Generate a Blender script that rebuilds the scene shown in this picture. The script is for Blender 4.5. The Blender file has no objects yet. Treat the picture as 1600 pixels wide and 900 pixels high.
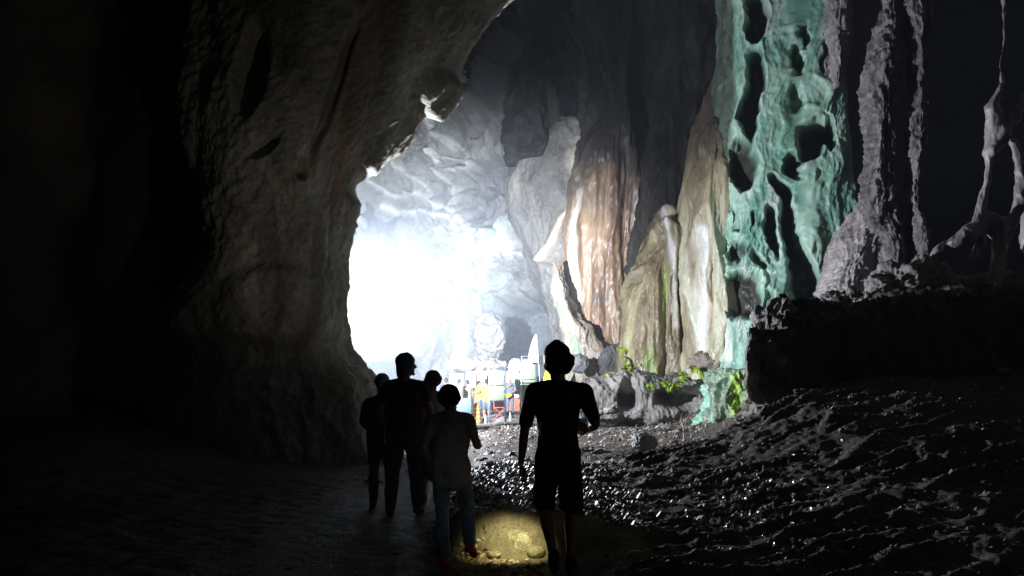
import bpy, math, random
import numpy as np
from mathutils import Vector, Matrix
R = math.radians
random.seed(7)
rng = np.random.default_rng(7)
S = bpy.context.scene
COL = S.collection

# ------------------------------------------------------------------ camera
FPX = 1244.0                      # focal length in photograph pixels (28 mm lens)
CAMZ = 1.53
cam = bpy.data.objects.new('camera', bpy.data.cameras.new('camera'))
COL.objects.link(cam)
cam.location = (0, 0, CAMZ)
cam.rotation_euler = (R(90), 0, 0)
cam.data.lens = 28.0
cam.data.sensor_width = 36.0
cam.data.shift_y = 140 / 1600
cam.data.clip_start = 0.05
cam.data.clip_end = 3000
S.camera = cam

# ------------------------------------------------------------------ sky, sun, exposure
W = bpy.data.worlds.new('World'); S.world = W; W.use_nodes = True
nt = W.node_tree; nt.nodes.clear()
sky = nt.nodes.new('ShaderNodeTexSky'); sky.sky_type = 'NISHITA'; sky.sun_disc = False
SUN_EL, SUN_AZ = R(38), R(-62)
sky.sun_elevation = SUN_EL; sky.sun_rotation = SUN_AZ
bg = nt.nodes.new('ShaderNodeBackground'); bg.inputs[1].default_value = 0.12
wo = nt.nodes.new('ShaderNodeOutputWorld')
nt.links.new(sky.outputs[0], bg.inputs[0]); nt.links.new(bg.outputs[0], wo.inputs[0])
sl = bpy.data.lights.new('sun', 'SUN'); sl.energy = 3.0; sl.angle = R(0.5); sl.color = (1, .95, .88)
sun = bpy.data.objects.new('sun', sl); COL.objects.link(sun)
sd = Vector((math.sin(SUN_AZ) * math.cos(SUN_EL), math.cos(SUN_AZ) * math.cos(SUN_EL), math.sin(SUN_EL)))
sun.rotation_euler = sd.to_track_quat('Z', 'Y').to_euler(); sun.location = (-40, 90, 60)
S.view_settings.view_transform = 'Standard'; S.view_settings.look = 'None'
S.view_settings.exposure = 0.5; S.view_settings.gamma = 1
S.cycles.use_denoising = True
S.cycles.use_adaptive_sampling = False
S.cycles.max_bounces = 6; S.cycles.diffuse_bounces = 3; S.cycles.glossy_bounces = 2
S.cycles.transmission_bounces = 2; S.cycles.volume_bounces = 0
S.cycles.sample_clamp_indirect = 3.0
S.cycles.caustics_reflective = False; S.cycles.caustics_refractive = False

# floodlight position; the fill beams further down are added without lamps
FLOOD = Vector((-4.3, 19.0, 3.85))

# ------------------------------------------------------------------ numpy noise
_perm = np.random.RandomState(3).permutation(256).astype(np.int32)
_perm = np.concatenate([_perm, _perm])
_g = np.random.RandomState(5).normal(size=(256, 3)); _g /= np.linalg.norm(_g, axis=1)[:, None]
_g = _g.astype(np.float32)
def noise(P):
    P = np.asarray(P, np.float32)
    F = np.floor(P); I = F.astype(np.int32) & 255; f = P - F
    u = f * f * f * (f * (f * 6 - 15) + 10)
    X, Y, Z = I[:, 0], I[:, 1], I[:, 2]
    out = 0
    for dx in (0, 1):
        px = _perm[(X + dx) & 255]
        wx = u[:, 0] if dx else 1 - u[:, 0]
        for dy in (0, 1):
            py_ = _perm[(px + Y + dy) & 255]
            wy = u[:, 1] if dy else 1 - u[:, 1]
            for dz in (0, 1):
                h = _perm[(py_ + Z + dz) & 255]
                wz = u[:, 2] if dz else 1 - u[:, 2]
                g = _g[h]
                out = out + wx * wy * wz * (g[:, 0] * (f[:, 0] - dx) + g[:, 1] * (f[:, 1] - dy) + g[:, 2] * (f[:, 2] - dz))
    return out * 1.7
def fbm(P, s, octv=4, off=0.0, gain=.5, st=(1, 1, 1)):
    P = np.asarray(P) * np.array(st) * s + off
    o = 0; a = 1.0
    for i in range(octv):
        o = o + a * noise(P); P = P * 2.03 + 17.3; a *= gain
    return o
def ridged(P, s, octv=4, off=0.0, gain=.5, st=(1, 1, 1)):
    P = np.asarray(P) * np.array(st) * s + off
    o = 0; a = 1.0
    for i in range(octv):
        n = 1 - np.abs(noise(P)) * 1.6
        o = o + a * n * np.abs(n); P = P * 2.05 + 11.7; a *= gain
    return o
def warp(P, s, amt, off=0.0):
    P = np.asarray(P)
    return P + amt * np.stack([noise(P * s + off), noise(P * s + off + 31.4), noise(P * s + off + 77.7)], 1)
def sst(a, b, x):
    t = np.clip((x - a) / (b - a), 0, 1); return t * t * (3 - 2 * t)
def mix(a, b, t):
    t = np.asarray(t)[:, None]; return np.asarray(a) * (1 - t) + np.asarray(b) * t
def smooth1(v, k):
    if k < 1: return v
    w = np.hanning(2 * k + 3)[1:-1]; w /= w.sum()
    return np.convolve(np.pad(v, k, mode='edge'), w, 'valid')
def zpy(py, d): return CAMZ + (590 - py) / FPX * d
def xpx(px, d): return (px - 800) / FPX * d
def at(px, py, d): return Vector((xpx(px, d), d, zpy(py, d)))

# ------------------------------------------------------------------ tagging
def tag(o, label=None, cat=None, group=None, kind=None):
    if label: o['label'] = label
    if cat: o['category'] = cat
    if group: o['group'] = group
    if kind: o['kind'] = kind
    return o
def empty(name, loc, label=None, cat=None, group=None, rz=0):
    o = bpy.data.objects.new(name, None); COL.objects.link(o); o.location = loc; o.rotation_euler = (0, 0, rz)
    o.empty_display_size = .2
    return tag(o, label, cat, group)
def mesh_np(name, V, Fq, mat, col=None, parent=None, smooth=True):
    me = bpy.data.meshes.new(name)
    V = np.asarray(V, np.float32); Fq = np.asarray(Fq, np.int32)
    k = Fq.shape[1]
    me.vertices.add(len(V)); me.vertices.foreach_set('co', V.ravel())
    me.loops.add(Fq.size); me.loops.foreach_set('vertex_index', Fq.ravel())
    me.polygons.add(len(Fq)); me.polygons.foreach_set('loop_start', np.arange(0, Fq.size, k, dtype=np.int32))
    me.polygons.foreach_set('loop_total', np.full(len(Fq), k, np.int32))
    me.polygons.foreach_set('use_smooth', np.full(len(Fq), smooth))
    me.update(calc_edges=True); me.validate()
    if col is not None: setcol(me, col)
    me.materials.append(mat)
    o = bpy.data.objects.new(name, me); COL.objects.link(o)
    if parent: o.parent = parent
    return o
def setcol(me, col):
    c = np.ones((len(me.vertices), 4), np.float32); c[:, :col.shape[1]] = np.clip(col, 0, 1)
    a = me.attributes.new('Col', 'FLOAT_COLOR', 'POINT'); a.data.foreach_set('color', c.ravel())

# ------------------------------------------------------------------ materials
def nodes(m):
    m.use_nodes = True; n = m.node_tree.nodes; n.clear()
    b = n.new('ShaderNodeBsdfPrincipled'); o = n.new('ShaderNodeOutputMaterial')
    m.node_tree.links.new(b.outputs[0], o.inputs[0]); return m.node_tree, n, b
def rock_mat(name, rough=(.45, .8), spec=.4, var=.35, bs=6.0, bump=.5, stretch=1.0, fine=40.0, speck=0.0, bd=.05):
    """colour from the Col attribute (mineral stains, some painted light and shade), broken up by noise; two scales of relief"""
    m = bpy.data.materials.new(name); t, n, b = nodes(m); L = t.links.new
    at_ = n.new('ShaderNodeAttribute'); at_.attribute_name = 'Col'
    tc = n.new('ShaderNodeTexCoord'); mp = n.new('ShaderNodeMapping'); mp.inputs['Scale'].default_value = (1, 1, stretch)
    L(tc.outputs['Object'], mp.inputs[0])
    n1 = n.new('ShaderNodeTexNoise'); n1.inputs['Scale'].default_value = bs; n1.inputs['Detail'].default_value = 8; n1.inputs['Roughness'].default_value = .65
    n2 = n.new('ShaderNodeTexNoise'); n2.inputs['Scale'].default_value = fine; n2.inputs['Detail'].default_value = 5
    L(mp.outputs[0], n1.inputs[0]); L(tc.outputs['Object'], n2.inputs[0])
    mr = n.new('ShaderNodeMapRange'); mr.inputs[1].default_value = .25; mr.inputs[2].default_value = .75
    mr.inputs[3].default_value = 1 - var; mr.inputs[4].default_value = 1 + var
    L(n1.outputs[0], mr.inputs[0])
    mr2 = n.new('ShaderNodeMapRange'); mr2.inputs[1].default_value = .3; mr2.inputs[2].default_value = .7
    mr2.inputs[3].default_value = 1 - var * .6; mr2.inputs[4].default_value = 1 + var * .6
    L(n2.outputs[0], mr2.inputs[0])
    mu = n.new('ShaderNodeMath'); mu.operation = 'MULTIPLY'; L(mr.outputs[0], mu.inputs[0]); L(mr2.outputs[0], mu.inputs[1])
    vm = n.new('ShaderNodeVectorMath'); vm.operation = 'SCALE'; L(at_.outputs['Color'], vm.inputs[0]); L(mu.outputs[0], vm.inputs['Scale'])
    L(vm.outputs[0], b.inputs['Base Color'])
    rr = n.new('ShaderNodeMapRange'); rr.inputs[1].default_value = .3; rr.inputs[2].default_value = .7
    rr.inputs[3].default_value = rough[0]; rr.inputs[4].default_value = rough[1]
    L(n1.outputs[0], rr.inputs[0]); L(rr.outputs[0], b.inputs['Roughness'])
    b.inputs['Specular IOR Level'].default_value = spec
    bp = n.new('ShaderNodeBump'); bp.inputs['Strength'].default_value = bump; bp.inputs['Distance'].default_value = bd
    ad = n.new('ShaderNodeMath'); ad.operation = 'MULTIPLY_ADD'; ad.inputs[1].default_value = .25
    L(n2.outputs[0], ad.inputs[0]); L(n1.outputs[0], ad.inputs[2]); L(ad.outputs[0], bp.inputs['Height'])
    L(bp.outputs[0], b.inputs['Normal'])
    return m
def plain(name, c, rough=.6, spec=.4, var=.12, scale=30, metal=0, bump=.15, emit=None, trans=0, c2=None, alpha=1):
    m = bpy.data.materials.new(name); t, n, b = nodes(m); L = t.links.new
    tc = n.new('ShaderNodeTexCoord'); nz = n.new('ShaderNodeTexNoise'); nz.inputs['Scale'].default_value = scale; nz.inputs['Detail'].default_value = 5
    L(tc.outputs['Object'], nz.inputs[0])
    cr = n.new('ShaderNodeValToRGB')
    a = [max(0, x * (1 - var)) for x in c]; d = [min(1, x * (1 + var)) for x in (c2 or c)]
    cr.color_ramp.elements[0].position = .3; cr.color_ramp.elements[1].position = .7
    cr.color_ramp.elements[0].color = (*a, 1); cr.color_ramp.elements[1].color = (*d, 1)
    L(nz.outputs[0], cr.inputs[0]); L(cr.outputs[0], b.inputs['Base Color'])
    b.inputs['Roughness'].default_value = rough; b.inputs['Specular IOR Level'].default_value = spec
    b.inputs['Metallic'].default_value = metal
    if bump:
        bp = n.new('ShaderNodeBump'); bp.inputs['Strength'].default_value = bump; bp.inputs['Distance'].default_value = .01
        L(nz.outputs[0], bp.inputs['Height']); L(bp.outputs[0], b.inputs['Normal'])
    if trans: b.inputs['Transmission Weight'].default_value = trans
    if emit:
        b.inputs['Emission Color'].default_value = (*emit[0], 1); b.inputs['Emission Strength'].default_value = emit[1]
    return m
M = {}
M['rock'] = rock_mat('limestone', (.5, .9), .3, .35, 1.6, .8, .6, 14, bd=.12)
M['far'] = rock_mat('pale_limestone', (.45, .85), .35, .3, .8, .9, .5, 5, bd=.25)
M['flow'] = rock_mat('wet_flowstone', (.22, .6), .5, .3, 3.0, .6, .22, 22, bd=.06)
M['green'] = rock_mat('algae_flowstone', (.3, .6), .5, .3, 3.2, .45, .35, 26, bd=.05)
M['dark'] = rock_mat('guano_crusted_rock', (.35, .7), .5, .4, 7.0, 1.0, .4, 40, bd=.05)
M['soil'] = rock_mat('damp_guano_soil', (.5, .95), .3, .45, 5.0, 1.0, 1, 45, bd=.04)
M['path'] = rock_mat('trodden_path', (.6, .9), .2, .25, 3.0, .4, 1, 30, bd=.02)

# ------------------------------------------------------------------ rock builders
def grid_normals(P):
    du = np.roll(P, -1, 1) - np.roll(P, 1, 1)
    dv = np.gradient(P, axis=0)
    n = np.cross(du, dv); l = np.linalg.norm(n, axis=2, keepdims=True); return n / np.maximum(l, 1e-9)
def spow(v, e): return np.sign(v) * np.abs(v) ** e
def closed(name, P, mat, disp, colf, parent=None, vdisp=None):
    """P: rings (nz, nth, 3) of a closed body; displaced along its normals"""
    nz, nt_ = P.shape[:2]
    N = grid_normals(P)
    c = P.mean(axis=1, keepdims=True)
    if ((P - c) * N).sum(axis=2).mean() < 0: N = -N; flip = True
    else: flip = False
    V = P.reshape(-1, 3); Nn = N.reshape(-1, 3)
    if disp is not None:
        dd = disp(V)
        V2 = V + Nn * dd[:, None]
    else: V2 = V; dd = np.zeros(len(V))
    if vdisp is not None: V2 = V2 + vdisp(V)
    col = colf(V, dd) if colf else None
    c0 = V2[:nt_].mean(0); c1 = V2[-nt_:].mean(0)
    i = np.arange(nz - 1)[:, None] * nt_; j = np.arange(nt_)[None, :]; jn = (j + 1) % nt_
    F = np.stack([i + j, i + jn, i + nt_ + jn, i + nt_ + j], -1).reshape(-1, 4)
    if flip: F = F[:, ::-1]
    n = len(V2); jj = np.arange(nt_); jn = (jj + 1) % nt_
    T = []
    # caps as thin quads round a doubled centre
    V2 = np.concatenate([V2, c0[None], c1[None]])
    capa = np.stack([np.full(nt_, n), jn, jj], 1); capb = np.stack([np.full(nt_, n + 1), (nz - 1) * nt_ + jj, (nz - 1) * nt_ + jn], 1)
    if flip: capa = capa[:, ::-1]; capb = capb[:, ::-1]
    F3 = np.concatenate([F[:, [0, 1, 2]], F[:, [0, 2, 3]], capa, capb])
    if col is not None: col = np.concatenate([col, col[:1], col[-1:]])
    return mesh_np(name, V2, F3, mat, col, parent)
def pillar(name, rows, d, b, mat, disp, colf, nz=200, nth=160, e=.8, smooth=4, front=.72, lean=0.0, skew=0.0, parent=None, vdisp=None):
    """closed upright body; rows (py, px_left, px_right) give its outline at distance d, b its half depth"""
    rows = sorted(rows, key=lambda r: -r[0])
    r = np.array(rows, float)
    t = np.linspace(0, 1, nz)
    py = r[0, 0] + (r[-1, 0] - r[0, 0]) * t
    L = smooth1(np.interp(-py, -r[:, 0], r[:, 1]), smooth); Rr = smooth1(np.interp(-py, -r[:, 0], r[:, 2]), smooth)
    z = zpy(py, d); xl = xpx(L, d); xr = xpx(Rr, d)
    k = int(nth * front)
    th = np.concatenate([np.linspace(-.12, math.pi + .12, k, endpoint=False), np.linspace(math.pi + .12, 2 * math.pi - .12, nth - k, endpoint=False)])
    xc = (xl + xr) / 2; a = (xr - xl) / 2
    bb = np.minimum(b, a * 3.0 + .05) if b > 0 else a * -b
    X = xc[:, None] + a[:, None] * spow(np.cos(th), e)[None]
    Y = d + lean * (z - z[0])[:, None] - bb[:, None] * spow(np.sin(th), e)[None] + 0 * X
    Y = Y - skew * (X - xc[:, None])
    Z = z[:, None] + 0 * X
    return closed(name, np.stack([X, Y, Z], -1), mat, disp, colf, parent, vdisp)
def slab(name, cols, d, b, mat, disp, colf, nx=300, nth=120, e=.5, parent=None, slope=0.0):
    """closed body lying along x; cols (px, py_top, py_bottom) give its outline at distance d"""
    r = np.array(cols, float); px = np.linspace(r[0, 0], r[-1, 0], nx)
    de = d + 0 * px
    zt = zpy(smooth1(np.interp(px, r[:, 0], r[:, 1]), 2), de); zb = zpy(smooth1(np.interp(px, r[:, 0], r[:, 2]), 2), de); x = xpx(px, de)
    th = np.linspace(0, 2 * math.pi, nth, endpoint=False)
    zc = (zt + zb) / 2; a = (zt - zb) / 2
    bb = np.minimum(b, (x - x[0]) * 3 + .1)
    Z = zc[:, None] + a[:, None] * spow(np.sin(th), e)[None]
    bb = np.minimum(b, (x - x[0]) * 6 + .15)
    Y = d + bb[:, None] + bb[:, None] * spow(np.cos(th), e)[None]
    X = x[:, None] + (Y - d) * (x[0] / d * .85 + slope) * np.clip(1 - (x - x[0]) / 6, 0, 1)[:, None]
    return closed(name, np.stack([X, Y, Z], -1), mat, disp, colf, parent)
def lump(name, c, r, mat, disp, colf, n=60, e=.9, rot=0.0, parent=None):
    th = np.linspace(0, 2 * math.pi, n * 2, endpoint=False); ph = np.linspace(-math.pi / 2 + .05, math.pi / 2 - .05, n)
    X = r[0] * np.cos(ph)[:, None] * spow(np.cos(th), e)[None]; Y = r[1] * np.cos(ph)[:, None] * spow(np.sin(th), e)[None]
    Z = r[2] * spow(np.sin(ph), e)[:, None] + 0 * X
    cx, sx = math.cos(rot), math.sin(rot)
    X, Y = X * cx - Y * sx, X * sx + Y * cx
    P = np.stack([X + c[0], Y + c[1], Z + c[2]], -1)
    return closed(name, P, mat, disp, colf, parent)
def pxy(V):
    """where a point sits on the traced drawing of its formation (its own plan, seen from the path)"""
    return 800 + V[:, 0] / V[:, 1] * FPX, 590 - (V[:, 2] - CAMZ) / V[:, 1] * FPX
def pdist(u, v, pts):
    """distance to a polyline, and the position along it"""
    best = np.full(len(u), 1e9)
    for (x0, y0), (x1, y1) in zip(pts[:-1], pts[1:]):
        dx, dy = x1 - x0, y1 - y0; t = np.clip(((u - x0) * dx + (v - y0) * dy) / (dx * dx + dy * dy + 1e-9), 0, 1)
        best = np.minimum(best, np.hypot(u - x0 - t * dx, v - y0 - t * dy))
    return best
def ell(u, v, c):
    cx, cy, rx, ry = c[:4]; a = R(c[4]) if len(c) > 4 else 0
    du, dv = u - cx, v - cy
    return np.hypot((du * math.cos(a) + dv * math.sin(a)) / rx, (-du * math.sin(a) + dv * math.cos(a)) / ry)

# ------------------------------------------------------------------ ground
def gz(x, y):
    x = np.atleast_1d(np.asarray(x, float)); y = np.atleast_1d(np.asarray(y, float))
    P = np.stack([x, y, 0 * x], 1)
    w = .3 * noise(P * .8) + .12 * noise(P * 2.7)
    z = 0 * x
    # raised litter field beyond the path, with a short bank facing the camera
    fld = sst(6.72, 7.1, y + w * .6) * sst(-.75, -.35, x + w * .6) * (1 - .72 * sst(9.8, 14.5, y))
    field = .35 * fld
    # mound at the right, rising towards the foot of the dark ledge
    Mx = np.interp(x, [0.3, .95, 1.77, 2.77, 3.5, 4.2, 5.5, 9, 14], [.22, .33, .47, .66, .95, 1.25, 1.5, 1.7, 1.9])
    Fx = np.interp(x, [0.5, 1.2, 2.5, 4, 6, 8, 14], [0, -.02, -.08, -.05, .1, .3, .7])
    yc = 10.2 + .45 * np.clip(x - .9, 0, 6)
    up = sst(4.6, 0, 10.8 - np.minimum(y, yc) - .0) * 0
    t = np.clip((y - 5.0) / (yc - 5.0), 0, 1); t = t * t * (3 - 2 * t) * .35 + t * .65
    front = Fx * (1 - t) + Mx * t
    back = Mx * (1 - sst(0, 3.2, y - yc) * (1 - sst(4.5, 8, x)))
    md = np.where(y < yc, front, back)
    mm = sst(.35, 1.25, x + .4 * w)
    z = field * (1 - mm) + md * mm
    z = np.where(y > yc + 3.4, field * (1 - mm) + md * mm, z)
    # low rise of bare earth in the middle distance
    z += .12 * np.exp(-((y - 19) / 4.5) ** 2 - ((x - 2) / 6) ** 2) * sst(13, 16, y)
    z += .5 * sst(2.0, 9, x) * sst(15, 23, y) * (1 - sst(34, 40, y))
    # left side: floor rises under the rock pillar and into the dark
    z += .9 * sst(-3.0, -8, x) * sst(5, 13, y)
    # fall away outside the cave mouth
    z -= .2 * sst(20, 28, y)
    z += 4 * sst(72, 160, y) + 1.5 * sst(75, 100, y) * noise(P * .12)
    # relief
    inpath = sst(-2.6, -2.2, x) * (1 - sst(-.75, -.35, x)) * (1 - sst(12.5, 15, y)) + sst(-.8, -.3, x) * (1 - sst(.9, 1.3, x)) * (1 - sst(6.5, 6.8, y))
    inpath = np.clip(inpath, 0, 1)
    q = np.stack([x * .55 + .1 * y, (y - .42 * x) * 2.2, 0 * x], 1); q = q + .35 * np.stack([noise(P * 1.3 + 5), noise(P * 1.3 + 9), 0 * x], 1)
    rg = ridged(q, .9, 4) - .9
    clod = fbm(P, 3.5, 4, 3.0)
    far = 1 - sst(24, 34, y)
    z += mm * (1 - sst(15, 18, y)) * (.085 * rg * (.35 + sst(-.3, .5, noise(P * .9 + 2))) + .026 * clod + .008 * fbm(P, 11, 3) + .012 * (ridged(P, 3.1, 3, 6.0) - .8)) * sst(3, 6.0, y)
    z += (1 - mm) * (1 - inpath) * .03 * clod * far * (1 - .7 * sst(11, 13, y) * (1 - sst(15, 18, x + y * .2)))
    z += inpath * .006 * fbm(P, 4, 3)
    z += .02 * fbm(P, .6, 2) * far
    z += .018 * ridged(P, 1.1, 3, 8.0) * far * sst(11, 14, y)
    return z
def ground_col(V):
    x, y = V[:, 0], V[:, 1]
    n = fbm(V, .5, 4) * .5 + .5
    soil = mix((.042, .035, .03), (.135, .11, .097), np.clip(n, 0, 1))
    mossy = mix((.12, .105, .05), (.30, .27, .15), np.clip(fbm(V, 3, 4) * .5 + .5, 0, 1))
    mo = sst(-.75, -.4, x) * (1 - sst(1.0, 1.5, x)) * sst(6.2, 6.6, y) * (1 - sst(7.05, 7.3, y))
    c = mix(soil, mossy, mo)
    inp = sst(-2.7, -2.3, x) * (1 - sst(-.7, -.4, x)) * (1 - sst(12, 14, y)) + (sst(-.7, -.4, x) * (1 - sst(1.0, 1.6, x)) * (1 - sst(6.1, 6.6, y)))
    c = mix(c, (.06, .054, .048), np.clip(inp, 0, 1) * .8)
    # pale trodden floor of the lit chamber where the stalls stand
    pale = sst(27.5, 29, y + .6 * noise(V * .5)) * (1 - sst(4.5, 7.5, x))
    c = mix(c, (.62, .58, .55), pale)
    c = mix(c, (.10, .12, .05), sst(66, 75, y))
    return c
def build_ground():
    ys = np.concatenate([np.linspace(-14, 3, 30, endpoint=False), np.geomspace(3, 24, 470, endpoint=False), np.geomspace(24, 72, 120, endpoint=False), np.geomspace(72, 165, 24)])
    xs = np.concatenate([-np.geomspace(62, 30, 10, endpoint=False), np.linspace(-30, -6, 50, endpoint=False), np.linspace(-6, -2.4, 60, endpoint=False), np.linspace(-2.4, 5.4, 440, endpoint=False), np.linspace(5.4, 9, 100, endpoint=False), np.linspace(9, 34, 60, endpoint=False), np.geomspace(34, 62, 10)])
    X, Y = np.meshgrid(xs, ys)
    V = np.stack([X.ravel(), Y.ravel(), 0 * X.ravel()], 1)
    V[:, 2] = gz(V[:, 0], V[:, 1])
    nx, ny = len(xs), len(ys)
    i = np.arange(ny - 1)[:, None] * nx; j = np.arange(nx - 1)[None]
    F = np.stack([i + j, i + j + 1, i + nx + j + 1, i + nx + j], -1).reshape(-1, 4)
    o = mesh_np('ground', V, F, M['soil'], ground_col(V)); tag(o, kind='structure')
build_ground()
def g1(x, y): return float(gz(x, y)[0])

# ------------------------------------------------------------------ cave walls and roof
def wall_disp(V):
    Wp = warp(V, .12, 2.5)
    d = 1.3 * fbm(Wp, .09, 3, 2.0, st=(1, 1, .55)) + .75 * ridged(Wp, .22, 4, 5.0, st=(1, 1, .35)) - .6
    d += .25 * fbm(V, .9, 3, 1.0, st=(1, 1, .5))
    return d
VEINS = [
    ([(640, 165), (655, 190), (668, 240), (672, 262), (700, 290), (716, 330), (735, 360)], 4.0, .9),
    ([(600, 250), (625, 262), (650, 285), (680, 330)], 3.5, .7),
    ([(668, 240), (690, 246), (722, 246), (728, 262)], 3.0, .5),
    ([(672, 262), (720, 262), (728, 300), (728, 330)], 3.0, .5),
    ([(575, 280), (600, 300), (640, 300), (680, 320)], 4.5, .8),
    ([(680, 210), (715, 235), (725, 262)], 3.0, .4),
    ([(590, 320), (640, 330), (700, 335), (720, 350)], 5.0, .8),
    ([(655, 190), (690, 225)], 3.0, .4),
]
STRANDS = [
    ([(778, 308), (795, 330), (806, 355), (812, 385), (820, 402)], 6.0, 1.5),
    ([(722, 340), (718, 370), (722, 400), (720, 430)], 9.0, 1.5),
    ([(722, 430), (735, 460), (727, 490), (728, 540), (730, 560)], 7.0, 1.2),
    ([(770, 400), (772, 430), (768, 450)], 6.0, 1.0),
    ([(755, 345), (745, 380), (748, 395)], 7.0, .8),
    ([(775, 345), (770, 372), (775, 390)], 8.0, .8),
    ([(800, 360), (802, 390)], 8.0, .8),
]
def far_disp(V):
    u, v = pxy(V)
    d = wall_disp(V)
    zone = sst(560, 600, u) * (1 - sst(735, 770, u)) * sst(140, 185, v) * (1 - sst(380, 430, v))
    Wp = warp(V, .35, 1.2, 4)
    d = d + zone * (1.1 * (ridged(Wp, .30, 4, 1.0, st=(1, 1, .8)) - .9))
    wu = u + 5 * noise(V * .8); wv = v + 5 * noise(V * .8 + 9)
    for pts, w, a in VEINS: d += a * .55 * np.exp(-(pdist(wu, wv, pts) / w) ** 2)
    for pts, w, a in STRANDS: d += a * .7 * np.exp(-(pdist(wu, wv, pts) / w) ** 2)
    # ragged flowstone between mouth and big dome
    zn = sst(640, 690, u) * (1 - sst(820, 850, u)) * sst(330, 380, v) * (1 - sst(470, 520, v))
    d += zn * 1.1 * (ridged(warp(V, .5, .8), .55, 4, 2.0, st=(1, 1, .6)) - .8)
    # arch-shaped hollow at the foot of the wall
    d -= 3.0 * sst(1.15, .8, ell(wu, wv, (822, 560, 66, 95)))
    d -= 1.6 * sst(1.15, .8, ell(wu, wv, (762, 300, 46, 60, -20)))
    return d
def far_col(V, dd):
    u, v = pxy(V)
    n = np.clip(fbm(V, .25, 4, 6.0, st=(1, 1, .5)) * .6 + .5, 0, 1)
    c = mix((.17, .16, .145), (.36, .345, .31), n)
    c = c * (.10 + .90 * sst(120, 340, v))[:, None]  # wall painted darker towards the top, standing in for the lamp's falloff
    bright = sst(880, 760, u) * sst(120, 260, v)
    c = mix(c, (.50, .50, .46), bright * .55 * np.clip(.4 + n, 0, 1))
    wu = u + 5 * noise(V * .8); wv = v + 5 * noise(V * .8 + 9)
    for pts, w, a in VEINS + STRANDS:
        c = mix(c, (.80, .80, .76), .9 * np.exp(-(pdist(wu, wv, pts) / w) ** 2) * min(1, a + .2))
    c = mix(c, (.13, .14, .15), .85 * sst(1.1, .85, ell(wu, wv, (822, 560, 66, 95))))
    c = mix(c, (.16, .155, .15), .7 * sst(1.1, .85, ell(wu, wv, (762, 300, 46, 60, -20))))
    gr = sst(.1, .5, fbm(V, .5, 3, 12.0)) * sst(690, 720, u) * (1 - sst(835, 850, u)) * sst(340, 360, v) * (1 - sst(480, 500, v))
    c = mix(c, (.42, .55, .42), gr * .6)
    c = c * (1 - .5 * sst(985, 1030, u) - .25 * sst(1300, 1360, u))[:, None]  # right part darkened in the colour as well, as painted shade
    st = sst(.15, .5, fbm(V, .8, 3, 2.2, st=(1, 1, .1))) * .4
    c = mix(c, (.10, .085, .07), st * sst(800, 900, u))
    return c
PLAN = [(-24, 26), (-23, 42), (-19, 53), (-13, 57), (-6.5, 56), (-3.5, 53), (0, 50.5), (3.2, 49), (6, 46), (8.2, 41), (9.5, 37), (11, 34), (13, 31), (15.5, 29), (19, 27.5), (24, 25), (29, 20), (32, 10), (31, -2), (24, -12)]
def plan_curve(pts, n, dens):
    p = np.array(pts, float); seg = np.r_[0, np.cumsum(np.hypot(*np.diff(p, axis=0).T))]
    s = np.linspace(0, seg[-1], 4000); X = smooth1(np.interp(s, seg, p[:, 0]), 160); Y = smooth1(np.interp(s, seg, p[:, 1]), 160)
    w = dens(X, Y); cw = np.r_[0, np.cumsum((w[1:] + w[:-1]) / 2)]; cw /= cw[-1]
    q = np.interp(np.linspace(0, 1, n), cw, np.arange(4000)); i = np.arange(4000)
    X2, Y2 = np.interp(q, i, X), np.interp(q, i, Y)
    tx, ty = np.gradient(X2), np.gradient(Y2); l = np.hypot(tx, ty)
    return X2, Y2, ty / l, -tx / l       # inward normal (towards the chamber) for a clockwise run
def wall_sheet(name, pts, n, nz, dens, disp, colf, mat, mouth=None, zs=None, top=27.0):
    X, Y, nx_, ny_ = plan_curve(pts, n, dens)
    z = zs if zs is not None else np.linspace(-1.2, top, nz)
    nz = len(z)
    lean = 5.5 * sst(12, 28, z)
    P = np.stack([X[None] + nx_[None] * lean[:, None], Y[None] + ny_[None] * lean[:, None], z[:, None] + 0 * X[None]], -1)
    V = P.reshape(-1, 3); N = np.tile(np.stack([nx_, ny_, 0 * nx_], 1), (nz, 1))
    dd = disp(V); col = colf(V, dd)
    V2 = V + N * dd[:, None]
    i = np.arange(nz - 1)[:, None] * n; j = np.arange(n - 1)[None]
    F = np.stack([i + j, i + n + j, i + n + j + 1, i + j + 1], -1).reshape(-1, 4)
    if mouth is not None:
        keep = ~mouth(V[F].mean(1)); F = F[keep]
    return tag(mesh_np(name, V2, F, mat, col), kind='structure')
def mouth(C):
    e = np.hypot((C[:, 0] + 12.6) / 6.2, (C[:, 2] - 3.0) / 11.5) + .18 * noise(C * .5) + .1 * noise(C * 1.3)
    return (e < 1) & (C[:, 1] > 40)
zf = np.concatenate([np.linspace(-1.2, 24, 330, endpoint=False), np.linspace(24, 30, 20)])
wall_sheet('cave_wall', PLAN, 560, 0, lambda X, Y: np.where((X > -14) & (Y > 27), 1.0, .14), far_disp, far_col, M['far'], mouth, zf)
def side_col(V, dd):
    n = np.clip(fbm(V, .3, 4) * .6 + .5, 0, 1); return mix((.10, .09, .075), (.22, .20, .17), n)
wall_sheet('cave_wall', [(24, -12), (6, -18), (-10, -15), (-19, -6), (-20, 8), (-21, 16), (-24, 26)], 160, 90, lambda X, Y: np.ones_like(X), wall_disp, side_col, M['rock'], None, None, 30.0)
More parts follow.
